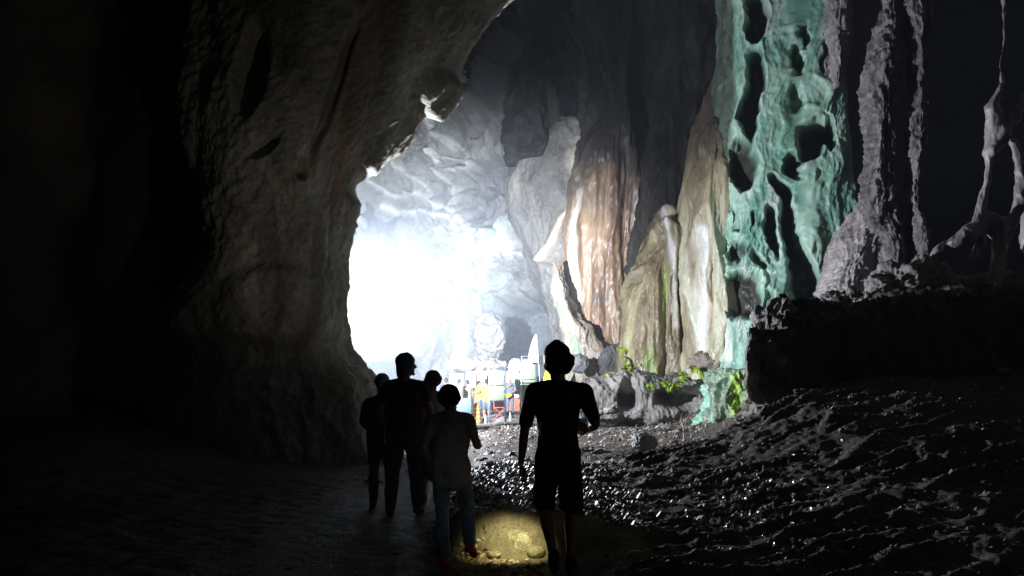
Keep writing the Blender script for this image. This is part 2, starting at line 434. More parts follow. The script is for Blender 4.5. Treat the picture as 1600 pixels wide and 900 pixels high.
def build_roof():
    xs = np.linspace(-40, 48, 300); ys = np.linspace(-24, 74, 330); X, Y = np.meshgrid(xs, ys)
    V = np.stack([X.ravel(), Y.ravel(), 0 * X.ravel()], 1)
    hang = ridged(warp(V, .1, 2), .12, 4) * 2.2
    V[:, 2] = 26 - hang - 7 * sst(26, 4, Y.ravel()) * 1 - 6 * sst(-2, -14, X.ravel()) + 3 * sst(14, 40, X.ravel()) * 0
    e = np.hypot((X.ravel() - 4) / 40, (Y.ravel() - 25) / 46)
    V[:, 2] -= 8 * sst(.85, 1.1, e)
    n = len(xs); i = np.arange(len(ys) - 1)[:, None] * n; j = np.arange(n - 1)[None]
    F = np.stack([i + j, i + n + j, i + n + j + 1, i + j + 1], -1).reshape(-1, 4)
    tag(mesh_np('cave_roof', V, F, M['rock'], side_col(V, None)), kind='structure')
build_roof()

# ------------------------------------------------------------------ the rock pillar and arch at the left
def pil_disp(V):
    u, v = pxy(V)
    Wp = warp(V, .35, .9, 3)
    d = .30 * fbm(Wp, .35, 3, 1.0, st=(1, 1, .6)) + .13 * (ridged(Wp, .5, 3, 2.0, .4, st=(1, 1, .28)) - .8) + .03 * fbm(V, 2.2, 4, 7, st=(1, 1, .5)) + .03 * fbm(V, 7, 3, 7)
    for c, a in (((470, 262, 9, 17, 10), .30), ((415, 232, 26, 10, -25), .25), ((395, 110, 26, 70, 8), .5), ((560, 285, 14, 26, 30), .3), ((520, 150, 9, 120, 18), .25)):
        e_ = ell(u + 5 * noise(V * 1.5), v + 7 * noise(V * 1.5 + 5), c); d -= a * sst(1.2, .7, e_)
    d += .28 * sst(1.25, .8, ell(u, v, (690, 150, 26, 34, 40))) + .18 * sst(1.25, .8, ell(u, v, (430, 480, 90, 60)))
    d -= .35 * sst(515, 545, v) * (1 - sst(560, 600, v)) * (1 - sst(520, 560, u))
    return d
def pil_col(V, dd):
    u, v = pxy(V)
    n = np.clip(fbm(warp(V, .5, .6), .6, 5, 9.0, st=(1, 1, .5)) * .7 + .5, 0, 1)
    c = mix((.12, .11, .085), (.36, .34, .275), n)
    st = sst(.05, .5, fbm(V, 1.6, 3, 2.2, st=(1, 1, .12)))
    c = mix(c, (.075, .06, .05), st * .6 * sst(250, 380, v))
    red = np.exp(-(pdist(u + 8 * noise(V), v, [(600, 10), (560, 90), (545, 200), (520, 320)]) / 22) ** 2)
    c = mix(c, (.15, .075, .05), red * .7)
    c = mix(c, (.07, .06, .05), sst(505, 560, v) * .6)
    return c
PIL = [(760, 240, 625), (700, 250, 598), (650, 262, 588), (600, 270, 574), (570, 280, 553), (540, 278, 543), (500, 282, 536), (450, 292, 536), (430, 305, 537),
       (400, 325, 537), (340, 333, 537), (300, 335, 546), (262, 330, 572), (235, 325, 597), (205, 320, 627), (175, 318, 655), (150, 318, 678), (120, 322, 702), (90, 325, 722), (50, 322, 752), (0, 318, 790), (-80, 300, 850), (-200, 260, 960), (-420, 150, 1200), (-620, 40, 1500)]
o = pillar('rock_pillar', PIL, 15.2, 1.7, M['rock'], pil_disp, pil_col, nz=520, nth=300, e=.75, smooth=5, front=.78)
tag(o, 'huge unlit limestone pillar curving up into an arch left of the glowing chamber', 'rock pillar')

# recess of black rock left of the pillar
def dark_disp(V): return .5 * fbm(warp(V, .3, 1), .3, 4, 1, st=(1, 1, .6)) + .3 * (ridged(V, .5, 4, st=(1, 1, .4)) - .8)
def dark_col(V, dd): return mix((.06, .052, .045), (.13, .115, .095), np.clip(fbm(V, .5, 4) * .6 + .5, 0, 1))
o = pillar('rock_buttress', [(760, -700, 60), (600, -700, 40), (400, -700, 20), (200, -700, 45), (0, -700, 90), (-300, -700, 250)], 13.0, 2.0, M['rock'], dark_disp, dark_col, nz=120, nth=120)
tag(o, 'dark rock buttress in the blackness at the far left', 'rock buttress')

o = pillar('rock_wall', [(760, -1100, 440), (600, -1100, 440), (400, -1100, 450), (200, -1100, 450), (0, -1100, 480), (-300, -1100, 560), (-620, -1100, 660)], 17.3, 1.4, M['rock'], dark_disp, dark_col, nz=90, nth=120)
tag(o, 'black rock wall closing the space between the left buttress and the big pillar', 'rock wall')

# ------------------------------------------------------------------ formations round the chamber
def lumpy(a=.3, s=.5, r=.2, rs=.9, zs=.4, off=0.0, fine=.03):
    def f(V):
        Wp = warp(V, s, .7 / s * .3, off)
        return a * fbm(Wp, s, 3, off, st=(1, 1, zs + .2)) + r * (ridged(Wp, rs, 4, off + 3, st=(1, 1, zs)) - .8) + fine * fbm(V, 5, 3, off)
    return f
def tint(c0, c1, s=.5, zs=.4, off=0.0, extra=None):
    def f(V, dd):
        n = np.clip(fbm(warp(V, s * 2, .3), s, 4, off, st=(1, 1, zs)) * .7 + .5, 0, 1)
        c = mix(c0, c1, n)
        return extra(V, dd, c) if extra else c
    return f
# great smooth dome
def dome_extra(V, dd, c):
    u, v = pxy(V)
    e_ = np.exp(-(pdist(u + 5 * noise(V * .6), v + 5 * noise(V * .6 + 3), [(928, 188), (905, 225), (898, 255), (912, 290), (900, 320), (880, 345), (868, 380), (855, 400)]) / 9) ** 2)
    c = mix(c, (.62, .55, .42), e_ * .95)
    return c
def dome_disp(V):
    u, v = pxy(V)
    d = lumpy(.5, .25, .25, .5, .5, 4.0)(V)
    d += .8 * np.exp(-(pdist(u + 5 * noise(V * .6), v, [(928, 188), (905, 225), (898, 255), (912, 290), (900, 320), (880, 345), (868, 380), (855, 400)]) / 8) ** 2)
    return d
o = pillar('rock_dome', [(640, 860, 960), (560, 868, 960), (500, 862, 960), (450, 845, 960), (400, 825, 955), (350, 803, 950), (300, 791, 950), (270, 800, 945), (245, 822, 935), (225, 850, 925), (208, 880, 930), (196, 915, 936), (184, 925, 932)],
           44, 3.5, M['far'], dome_disp, tint((.12, .11, .10), (.24, .225, .195), .4, .6, 2.0, dome_extra), nz=200, nth=180, e=.85)
tag(o, 'smooth grey rock dome edged by a cream calcite rib at the back of the chamber', 'rock dome')
# hanging fins above the dome
for (rows, dd_, lab) in (
    ([(255, 800, 850), (220, 790, 868), (180, 800, 872), (140, 805, 862), (100, 815, 858), (40, 818, 862), (-60, 800, 880), (-200, 780, 900)], 42, 'dim grey rock fin hanging above the left shoulder of the dome'),
    ([(118, 700, 728), (80, 690, 745), (30, 660, 760), (-60, 640, 800), (-160, 600, 820)], 30, 'dark hanging rock fin right of the arch tip'),
    ([(230, 930, 950), (170, 925, 985), (90, 905, 1000), (0, 900, 1010), (-160, 880, 1060)], 38, 'black rock curtain hanging above the cream calcite hook'),
):
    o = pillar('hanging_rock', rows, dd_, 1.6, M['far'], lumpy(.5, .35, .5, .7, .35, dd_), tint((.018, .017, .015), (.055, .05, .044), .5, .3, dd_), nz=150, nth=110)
    tag(o, lab, 'hanging rock')
# brown striped drapery
def drape(a, fx, off, zs=.06):
    def f(V):
        s = V[:, 0] * .8 + V[:, 1] * .6 + .25 * noise(V * np.array([.8, .8, .3]) + off)
        k = np.sin(s * fx + 2.2 * noise(np.stack([s * fx * .15, 0 * s, V[:, 2] * .12], 1) + off))
        return a * (np.abs(k) * -1 + .5) + a * 1.2 * fbm(V, fx * .25, 4, off, st=(1, 1, zs)) + a * .8 * fbm(V, .45, 3, off, st=(1, 1, .5)) + .05 * fbm(V, 3.5, 4, off, .6, st=(1, 1, .22)) + a * .35 * (ridged(warp(V, 1, .2), 1.6, 4, off, .6, st=(1, 1, .16)) - 1)
    return f
def brown_extra(V, dd, c):
    u, v = pxy(V)
    k = sst(.0, .5, fbm(V, 1.3, 4, 4.0, st=(1, 1, .05)))
    c = mix(c, (.36, .255, .165), k * .75)
    k2 = sst(.25, .6, fbm(V, 1.1, 3, 14.0, st=(1, 1, .05)))
    c = mix(c, (.44, .39, .31), k2 * .7)
    c = mix(c, (.15, .12, .10), .8 * sst(1.1, .6, ell(u + 3 * noise(V), v, (938, 465, 22, 8))) )
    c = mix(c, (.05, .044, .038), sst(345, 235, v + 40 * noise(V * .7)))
    c = mix(c, (.15, .13, .12), sst(985, 1005, u + 8 * noise(V * .8)) * .8)
    c = mix(c, (.42, .38, .31), np.exp(-(pdist(u + 4 * noise(V), v, [(905, 300), (897, 350), (893, 420), (897, 500)]) / 6) ** 2) * .8)
    return c
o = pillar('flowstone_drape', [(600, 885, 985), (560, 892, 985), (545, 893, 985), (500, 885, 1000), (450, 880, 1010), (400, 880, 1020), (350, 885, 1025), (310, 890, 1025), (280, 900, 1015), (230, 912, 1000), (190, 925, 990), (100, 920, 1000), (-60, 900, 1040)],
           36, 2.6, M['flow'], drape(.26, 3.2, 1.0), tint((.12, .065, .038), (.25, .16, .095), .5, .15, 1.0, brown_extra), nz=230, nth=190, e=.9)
tag(o, 'red-brown striped flowstone drape with cream bands in the middle of the chamber wall', 'flowstone')
def skirt_extra(V, dd, c):
    u, v = pxy(V)
    g = np.exp(-(pdist(u + 3 * noise(V), v, [(868, 440), (884, 490), (897, 540), (900, 580)]) / 7) ** 2); return mix(c, (.26, .42, .28), g * .85)
o = pillar('flowstone_skirt', [(640, 860, 1010), (592, 876, 985), (570, 880, 968), (548, 884, 948), (530, 884, 930), (510, 880, 915), (490, 876, 902), (470, 871, 890), (440, 866, 878), (410, 862, 868)],
           34, 1.6, M['flow'], drape(.22, 3.5, 5.0), tint((.19, .155, .115), (.35, .30, .235), .5, .2, 5.0, skirt_extra), nz=150, nth=130)
tag(o, 'cream and pale green calcite skirt spreading below the brown striped drape', 'flowstone')
o = pillar('flowstone_drape', [(600, 985, 1075), (500, 980, 1080), (420, 990, 1085), (340, 1000, 1095), (300, 1010, 1090), (200, 1020, 1110), (60, 1010, 1130), (-100, 990, 1150)],
           33, 2.4, M['dark'], drape(.4, 1.8, 9.0), tint((.022, .019, .017), (.058, .05, .045), .5, .2, 5.0), nz=170, nth=120)
tag(o, 'dark brown fluted rock wall behind the leaning yellow-green flowstone', 'flowstone')
# leaning ochre flowstone
def ochre_extra(V, dd, c):
    u, v = pxy(V)
    k = sst(.0, .45, fbm(V, 1.6, 4, 3.0, st=(1, 1, .07)))
    c = mix(c, (.56, .50, .30), k * .8)
    k = sst(.1, .5, fbm(V, 1.4, 4, 23.0, st=(1, 1, .09))) * sst(380, 460, v)
    c = mix(c, (.27, .36, .10), k * .9)
    w = np.exp(-(pdist(u + 3 * noise(V * 1.5), v, [(1042, 335), (1048, 380), (1056, 440), (1058, 510)]) / 4.5) ** 2)
    c = mix(c, (.72, .70, .66), w)
    c = mix(c, (.12, .09, .08), .8 * sst(1055, 1064, u) * (1 - w))
    return c
o = pillar('flowstone_mound', [(620, 955, 1085), (590, 962, 1078), (560, 968, 1072), (545, 968, 1070), (500, 974, 1068), (450, 981, 1067), (420, 993, 1066), (390, 1009, 1066), (365, 1020, 1066), (350, 1029, 1063), (335, 1038, 1052), (325, 1042, 1046)],
           28, 1.7, M['flow'], drape(.20, 5.0, 2.0), tint((.16, .12, .08), (.38, .30, .18), .9, .12, 3.0, ochre_extra), nz=230, nth=190)
tag(o, 'leaning ochre and moss green flowstone with one white vein down its right side', 'flowstone')
def tall_extra(V, dd, c):
    u, v = pxy(V)
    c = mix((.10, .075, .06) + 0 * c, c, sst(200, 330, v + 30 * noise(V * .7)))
    k = sst(.0, .45, fbm(V, 1.7, 4, 33.0, st=(1, 1, .06))) * sst(280, 360, v)
    c = mix(c, (.60, .57, .42), k * .85)
    w = np.exp(-(pdist(u + 2.5 * noise(V * 1.5), v, [(1093, 360), (1096, 430), (1094, 490), (1100, 545)]) / 9) ** 2)
    c = mix(c, (.84, .84, .80), w)
    g = sst(.1, .5, fbm(V, 1.6, 3, 43.0, st=(1, 1, .08))) * sst(420, 520, v) * .6
    c = mix(c, (.30, .40, .22), g)
    return c
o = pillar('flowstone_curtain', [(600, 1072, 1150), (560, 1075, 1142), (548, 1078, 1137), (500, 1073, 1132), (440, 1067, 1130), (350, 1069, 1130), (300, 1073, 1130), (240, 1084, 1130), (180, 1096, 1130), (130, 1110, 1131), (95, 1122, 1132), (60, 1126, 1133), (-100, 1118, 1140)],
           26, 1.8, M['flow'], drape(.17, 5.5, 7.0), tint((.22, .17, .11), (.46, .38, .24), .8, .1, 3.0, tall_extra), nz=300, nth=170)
tag(o, 'tall cream and brown flowstone curtain between the ochre mound and the green column', 'flowstone')
# ------- green column
CAV = [(1181, 26, 15, 40, -4, 1), (1176, 150, 15, 74, 6, 1), (1250, 92, 9, 20, 0, .6), (1263, 48, 5, 22, 0, .5), (1245, 150, 11, 30, 0, .35), (1267, 218, 20, 36, 24, 1.1),
       (1292, 208, 9, 30, -10, .9), (1233, 254, 10, 20, -15, .7), (1160, 256, 28, 40, 5, 1), (1220, 300, 10, 34, -18, 1), (1236, 352, 14, 42, -20, 1), (1252, 425, 19, 72, -5, 1.15),
       (1208, 362, 9, 38, -12, .8), (1160, 455, 34, 34, 0, .9), (1150, 394, 13, 20, 20, .6), (1185, 402, 8, 18, -20, .4), (1302, 395, 8, 40, 10, .8), (1145, 345, 5, 18, 0, .3), (1200, 470, 9, 20, 20, .3), (1175, 345, 6, 16, 20, .4), (1290, 90, 4, 22, 6, .3)]
def cavity(V):
    u, v = pxy(V)
    wu = u + 9 * noise(V * .8 + 3) + 5 * noise(V * 2.2) + 2 * noise(V * 5.5); wv = v + 18 * noise(V * .7 + 8) + 8 * noise(V * 2.2 + 4) + 3 * noise(V * 5)
    d = np.zeros(len(V)); ins = np.zeros(len(V)); rim = np.zeros(len(V))
    for cx, cy, rx, ry, a, dep in CAV:
        e_ = ell(wu, wv, (cx, cy, rx, ry, a))
        q = sst(1.2, .5, e_); d = np.maximum(d, q * dep); ins = np.maximum(ins, sst(1.05, .78, e_) * min(1, dep * 1.25))
        rim = np.maximum(rim, np.exp(-((e_ - 1.22) / .16) ** 2) * min(1, dep))
    return d, ins, rim
def green_disp(V):
    d, ins, rim = cavity(V)
    base = .14 * fbm(warp(V, .6, .4), .6, 3, 3.0, st=(1, 1, .4)) + .085 * (ridged(warp(V, .9, .35), 1.1, 5, 4, .55, st=(1, 1, .2)) - .8) + .018 * fbm(V, 6, 3)
    u, v = pxy(V)
    rip = sst(320, 350, v) * (1 - sst(440, 480, v)) * (1 - sst(1200, 1225, u))
    base += rip * .16 * (ridged(warp(V, 1.2, .3), 1.9, 3, 9, st=(1, 1, .45)) - .8)
    return base + .02 * rim
def green_vd(V):
    d, ins, rim = cavity(V)
    front = sst(25.6, 24.6, V[:, 1] + .38 * (V[:, 0] - 8.1))
    return (1.25 * d * front)[:, None] * np.array([[.30, .95, 0]]) + (.18 * front * d * fbm(V, 1.6, 4, 5))[:, None] * np.array([[0, 1, 0]])
def green_col(V, dd):
    d, ins, rim = cavity(V); u, v = pxy(V)
    n = np.clip(fbm(warp(V, .8, .5), .9, 4, 5, st=(1, 1, .35)) * .7 + .5, 0, 1)
    c = mix((.10, .28, .20), (.46, .68, .55), n)
    stv = sst(.1, .5, fbm(warp(V, 1.2, .2), 2.4, 4, 8, st=(1, 1, .14))); c = mix(c, (.10, .24, .19), stv * .55)
    c = mix(c, (.48, .62, .52), rim * .6)
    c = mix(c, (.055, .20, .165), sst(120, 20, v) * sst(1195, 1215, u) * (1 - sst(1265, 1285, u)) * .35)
    pale = sst(.15, .6, fbm(V, 1.3, 4, 21, st=(1, 1, .3)))
    c = mix(c, (.58, .68, .60), pale * .6)
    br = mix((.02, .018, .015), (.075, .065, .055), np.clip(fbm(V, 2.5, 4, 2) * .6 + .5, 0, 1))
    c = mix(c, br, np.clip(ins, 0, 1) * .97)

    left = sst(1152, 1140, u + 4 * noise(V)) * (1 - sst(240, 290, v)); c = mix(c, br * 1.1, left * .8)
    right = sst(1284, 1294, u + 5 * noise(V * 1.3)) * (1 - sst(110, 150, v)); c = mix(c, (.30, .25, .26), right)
    c = mix(c, (.75, .75, .70), .9 * np.exp(-(pdist(u + 2 * noise(V * 2), v, [(1132, 440), (1134, 500), (1138, 560)]) / 5.5) ** 2))
    return c
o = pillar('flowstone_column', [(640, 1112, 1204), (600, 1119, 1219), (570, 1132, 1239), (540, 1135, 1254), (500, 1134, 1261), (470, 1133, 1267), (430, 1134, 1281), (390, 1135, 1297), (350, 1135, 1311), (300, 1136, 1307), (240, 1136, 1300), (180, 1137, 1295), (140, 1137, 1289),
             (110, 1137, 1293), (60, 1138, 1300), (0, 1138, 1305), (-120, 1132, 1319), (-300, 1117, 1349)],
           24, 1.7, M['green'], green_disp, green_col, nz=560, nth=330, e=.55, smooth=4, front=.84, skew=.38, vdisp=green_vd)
tag(o, 'tall algae green flowstone column pitted with dark hollows', 'flowstone')
# mossy stump at its foot
def stump_col(V, dd):
    u, v = pxy(V)
    c = mix((.12, .12, .085), (.20, .30, .20), np.clip(fbm(V, 1.5, 4, 1, st=(1, 1, .4)) * .8 + .5, 0, 1))
    g = sst(.0, .4, fbm(V, 2, 3, 4, st=(1, 1, .3))) * (1 - sst(1140, 1150, u)); c = mix(c, (.30, .55, .42), g * .8)
    y = np.exp(-(pdist(u + 3 * noise(V * 2), v, [(1152, 590), (1150, 625), (1148, 668)]) / 9) ** 2) ; c = mix(c, (.42, .60, .07), y * .85)
    c = mix(c, (.30, .56, .40), sst(1165, 1178, u) * .6)
    return c
o = pillar('mossy_stump', [(700, 1075, 1200), (672, 1088, 1192), (650, 1096, 1190), (620, 1104, 1188), (600, 1108, 1184), (588, 1112, 1180), (578, 1122, 1172)], 21, 1.1, M['green'],
           lumpy(.15, 1, .22, 1.8, .35, 6.0), stump_col, nz=130, nth=150)
tag(o, 'mossy turquoise and lime green stump at the foot of the green column', 'flowstone')
# purple-grey formations at the right
pur = tint((.20, .175, .18), (.38, .34, .345), 1.2, .3, 4.0)
def rough_disp(a, off): 
    return lambda V: a * .7 * fbm(warp(V, .9, .3), .8, 3, off, st=(1, 1, .4)) + a * .7 * (ridged(warp(V, 1.4, .25), 2.4, 5, off, .6, st=(1, 1, .22)) - 1.6) + .03 * fbm(V, 7, 3, off)
o = pillar('flowstone_cone', [(500, 1268, 1364), (480, 1277, 1361), (455, 1284, 1359), (430, 1293, 1358), (405, 1300, 1358), (380, 1308, 1358), (355, 1322, 1358), (330, 1335, 1358), (305, 1347, 1357)], 19.5, 1.0, M['flow'], rough_disp(.10, 2.0), tint((.20, .17, .17), (.38, .335, .33), 1.2, .2, 4.0), nz=170, nth=150)
tag(o, 'smooth mauve-grey flowstone cone on the ledge right of the green column', 'flowstone')
o = pillar('stalactite', [(140, 1303, 1308), (110, 1298, 1312), (60, 1292, 1320), (20, 1290, 1324), (-60, 1286, 1330), (-200, 1280, 1345)], 21.5, .45, M['dark'], rough_disp(.14, 5.0), pur, nz=140, nth=70)
tag(o, 'short mauve-grey stalactite hanging over the right shoulder of the green column', 'stalactite')
COLS = [
 ([(480, 1355, 1402), (453, 1360, 1400), (430, 1378, 1400), (416, 1380, 1402), (395, 1379, 1403), (373, 1373, 1403), (345, 1358, 1398), (320, 1353, 1396), (267, 1353, 1396), (213, 1352, 1396), (150, 1354, 1394), (107, 1360, 1392), (64, 1368, 1393), (32, 1377, 1394), (0, 1383, 1393), (-40, 1384, 1391), (-200, 1380, 1394)], 18.0, .55, .15, 'dark craggy column nearest the green formation, tapering to a thin neck at the top'),
 ([(480, 1415, 1460), (440, 1424, 1450), (421, 1427, 1440), (395, 1428, 1450), (363, 1425, 1447), (330, 1423, 1431), (300, 1421, 1431), (250, 1422, 1432), (232, 1420, 1444), (203, 1420, 1446), (176, 1420, 1446), (133, 1423, 1443), (80, 1420, 1444), (32, 1416, 1450), (0, 1413, 1450), (-60, 1408, 1455), (-200, 1398, 1465)], 17.5, .4, .10, 'slim pale craggy column pinched thin in its lower third, second from the green formation'),
 ([(50, 1447, 1452), (30, 1445, 1454), (0, 1443, 1455), (-200, 1438, 1462)], 17.3, .2, .05, 'thin stalactite tip beside the top of the slim pale column'),
]
for rows, d_, b_, a_, lab in COLS:
    o = pillar('rock_column' if d_ > 17.4 else 'stalactite', rows, d_, b_, M['dark'], rough_disp(a_ * 1.25, d_), tint((.045, .038, .038), (.20, .175, .175), 2.2, .15, d_), nz=330 if d_ > 17.4 else 80, nth=110 if d_ > 17.4 else 40)
    tag(o, lab, 'rock column' if d_ > 17.4 else 'stalactite')
# dim greenish wall panel behind the columns
o = pillar('rock_wall', [(520, 1290, 1372), (300, 1300, 1375), (100, 1305, 1380), (-200, 1290, 1400)], 25.5, 1.0, M['rock'], lumpy(.15, .5, .1, .9, .5, 3.0), tint((.10, .105, .07), (.17, .175, .12), .6, .6), nz=120, nth=80)
tag(o, 'dim olive rock wall behind the dark craggy columns', 'rock wall')
o = lump('boulder', at(1337, 266, 24.1), (.27, .25, .25), M['rock'], lumpy(.05, 2, .03, 3, 1, 1), tint((.12, .15, .08), (.22, .26, .15), 3, 1), n=30)
tag(o, 'small round green boulder stuck on the olive rock wall', 'boulder')

# ------------------------------------------------------------------ union of tubes -> one continuous skin
def ring_loft(pts, radii, n=12, flat=None):
    """closed lofted tube through pts with (rx, ry) radii; returns verts, faces"""
    pts = [Vector(p) for p in pts]; V = []; F = []
    rad = [(r, r) if not isinstance(r, (tuple, list)) else r for r in radii]
    ref = Vector(flat) if flat is not None else None
    P = []; 
    d0 = (pts[1] - pts[0]).normalized(); d1 = (pts[-1] - pts[-2]).normalized()
    m0 = min(rad[0]); m1 = min(rad[-1])
    seq = [(pts[0] - d0 * m0 * .85, (rad[0][0] * .35, rad[0][1] * .35)), (pts[0] - d0 * m0 * .5, (rad[0][0] * .8, rad[0][1] * .8))]
    seq += list(zip(pts, rad))
    seq += [(pts[-1] + d1 * m1 * .5, (rad[-1][0] * .8, rad[-1][1] * .8)), (pts[-1] + d1 * m1 * .85, (rad[-1][0] * .35, rad[-1][1] * .35))]
    px = None
    for k, (p, r) in enumerate(seq):
        a = seq[max(0, k - 1)][0]; b = seq[min(len(seq) - 1, k + 1)][0]; t = (b - a).normalized()
        if ref is not None: x = ref - t * ref.dot(t)
        elif px is None: x = t.orthogonal()
        else: x = px - t * px.dot(t)
        if x.length < 1e-5: x = t.orthogonal()
        x.normalize(); px = x; y = t.cross(x)
        for j in range(n):
            q = 2 * math.pi * j / n; V.append(p + x * r[0] * math.cos(q) + y * r[1] * math.sin(q))
    m = len(seq)
    for i in range(m - 1):
        for j in range(n):
            F.append((i * n + j, i * n + (j + 1) % n, (i + 1) * n + (j + 1) % n, (i + 1) * n + j))
    F.append(tuple(range(n - 1, -1, -1))); F.append(tuple((m - 1) * n + j for j in range(n)))
    return V, F
def ball(c, r, n=14, rot=None):
    V = []; F = []; c = Vector(c)
    for i in range(1, n):
        ph = -math.pi / 2 + math.pi * i / n
        for j in range(2 * n):
            th = math.pi * j / n
            v = Vector((r[0] * math.cos(ph) * math.cos(th), r[1] * math.cos(ph) * math.sin(th), r[2] * math.sin(ph)))
            if rot is not None: v.rotate(rot)
            V.append(c + v)
    m = n - 1; k = 2 * n
    for i in range(m - 1):
        for j in range(k): F.append((i * k + j, i * k + (j + 1) % k, (i + 1) * k + (j + 1) % k, (i + 1) * k + j))
    F.append(tuple(range(k - 1, -1, -1))); F.append(tuple((m - 1) * k + j for j in range(k)))
    return V, F
def skin(name, shapes, voxel, mat, parent=None, smooth=3, disp=None, colf=None):
    V = []; F = []
    for v, f in shapes:
        b = len(V); V += [tuple(q) for q in v]; F += [tuple(i + b for i in q) for q in f]
    me = bpy.data.meshes.new(name); me.from_pydata(V, [], F)
    o = bpy.data.objects.new(name, me); COL.objects.link(o)
    md = o.modifiers.new('r', 'REMESH'); md.mode = 'VOXEL'; md.voxel_size = voxel; md.use_smooth_shade = True
    ms = o.modifiers.new('s', 'SMOOTH'); ms.factor = .5; ms.iterations = smooth
    dg = bpy.context.evaluated_depsgraph_get()
    me2 = bpy.data.meshes.new_from_object(o.evaluated_get(dg)); me2.name = name
    o.modifiers.clear(); o.data = me2; bpy.data.meshes.remove(me)
    n = len(me2.vertices); co = np.empty(n * 3, np.float32); me2.vertices.foreach_get('co', co); co = co.reshape(-1, 3)
    if disp is not None:
        no = np.empty(n * 3, np.float32); me2.vertices.foreach_get('normal', no); no = no.reshape(-1, 3)
        dd = disp(co); me2.vertices.foreach_set('co', (co + no * dd[:, None]).ravel()); me2.update()
    if colf is not None:
        for a_ in list(me2.attributes):
            if a_.name == 'Col': me2.attributes.remove(a_)
        setcol(me2, colf(co, None))
    me2.materials.clear(); me2.materials.append(mat)
    me2.polygons.foreach_set('use_smooth', np.ones(len(me2.polygons), bool)); me2.update()
    if parent: o.parent = parent
    return o
def pl(d, *p): return [at(a, b, d) for a, b in p]
# tangle of flowstone at the far right
T = []
T.append(ring_loft(pl(15.4, (1566, 130), (1552, 165), (1556, 210), (1546, 245), (1541, 290), (1531, 325), (1527, 352), (1512, 368), (1490, 378)), [.03, .10, .16, .08, .07, .12, .17, .2, .12]))
T.append(ring_loft(pl(15.3, (1606, 150), (1586, 178), (1568, 208), (1552, 236)), [.10, .10, .12, .09]))
T.append(ring_loft(pl(15.5, (1584, 222), (1598, 262), (1600, 300), (1588, 330), (1578, 360), (1570, 395)), [.08, .1, .14, .13, .12, .05]))
T.append(ring_loft(pl(15.5, (1540, 340), (1560, 358), (1585, 345)), [.15, .22, .15]))
T.append(ring_loft(pl(15.5, (1532, 350), (1530, 385), (1518, 408)), [.14, .07, .03]))
T.append(ring_loft(pl(15.4, (1562, 370), (1560, 410), (1550, 450), (1540, 480)), [.12, .10, .14, .2]))
T.append(ring_loft(pl(15.6, (1640, 100), (1632, 220), (1625, 330), (1640, 480)), [.3, .25, .3, .4]))
T.append(ring_loft(pl(15.6, (1600, 300), (1625, 330)), [.15, .2]))
T.append(ring_loft(pl(15.5, (1566, 134), (1562, 100), (1570, 60), (1568, 0), (1572, -150)), [.03, .03, .025, .05, .2]))
T.append(ring_loft(pl(15.6, (1490, 378), (1470, 385), (1460, 400)), [.1, .08, .05]))
o = skin('flowstone_tangle', T, .03, M['flow'], None, 2, lambda V: .05 * fbm(V, 1.8, 3, 2, st=(1, 1, .5)) + .05 * (ridged(V, 2.6, 4, 3, st=(1, 1, .4)) - .8), pur)
tag(o, 'twisted grey flowstone strands forming loops at the right edge above the ledge', 'flowstone')
# rubble heap on the ledge
def heap_disp(off, a=.16): return lambda V: a * (ridged(V, 1.7, 4, off) - .8) + a * .6 * fbm(V, 3.5, 4, off) + a * .3 * fbm(V, 12, 2, off)
for cx, cy, rx, rz, dd_, lab in ((1222, 492, .34, .13, 13.6, 'crusty clods at the left corner of the dark ledge'), (1425, 452, .85, .55, 15.9, 'lumpy rubble heap on the ledge at the foot of the slim pale column'), (1335, 470, .5, .14, 15.5, 'low row of clods on the ledge edge below the mauve cone'), (1560, 455, .9, .30, 15.9, 'dark clods on the ledge under the twisted strands')):
    p = at(cx, cy, dd_); o = lump('rubble_heap', p, (rx, .6, rz), M['dark'], heap_disp(cx), tint((.12, .105, .10), (.26, .23, .22), 2, 1), n=80)
    tag(o, lab, 'rubble heap')

# ------------------------------------------------------------------ dark earth ledge
def ledge_disp(V):
    u, v = pxy(V); k = 1 + .8 * sst(1270, 1190, u)
    k = k * (.12 + .88 * sst(1164, 1190, u))
    return k * (.24 * fbm(V, .6, 3, 2) + .17 * (ridged(warp(V, 1.2, .3), 1.6, 5, 4, .6, st=(1, 1, .7)) - .9) + .05 * fbm(V, 5, 4))
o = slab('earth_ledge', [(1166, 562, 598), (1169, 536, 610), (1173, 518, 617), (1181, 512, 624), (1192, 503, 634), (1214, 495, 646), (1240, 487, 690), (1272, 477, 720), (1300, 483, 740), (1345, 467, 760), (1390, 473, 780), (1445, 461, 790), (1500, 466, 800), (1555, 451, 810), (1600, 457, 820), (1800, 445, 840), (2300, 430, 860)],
         12.6, 2.3, M['dark'], ledge_disp, tint((.02, .017, .015), (.055, .045, .04), 1.5, 1, 0.0, lambda V, dd, c: c * (1 + 1.6 * sst(1265, 1200, pxy(V)[0]))[:, None]), nx=420, nth=220, e=.5, slope=.0)  # left lip painted lighter, as if caught by the lamp
tag(o, 'massive unlit earth ledge overhanging the right foreground', 'ledge')
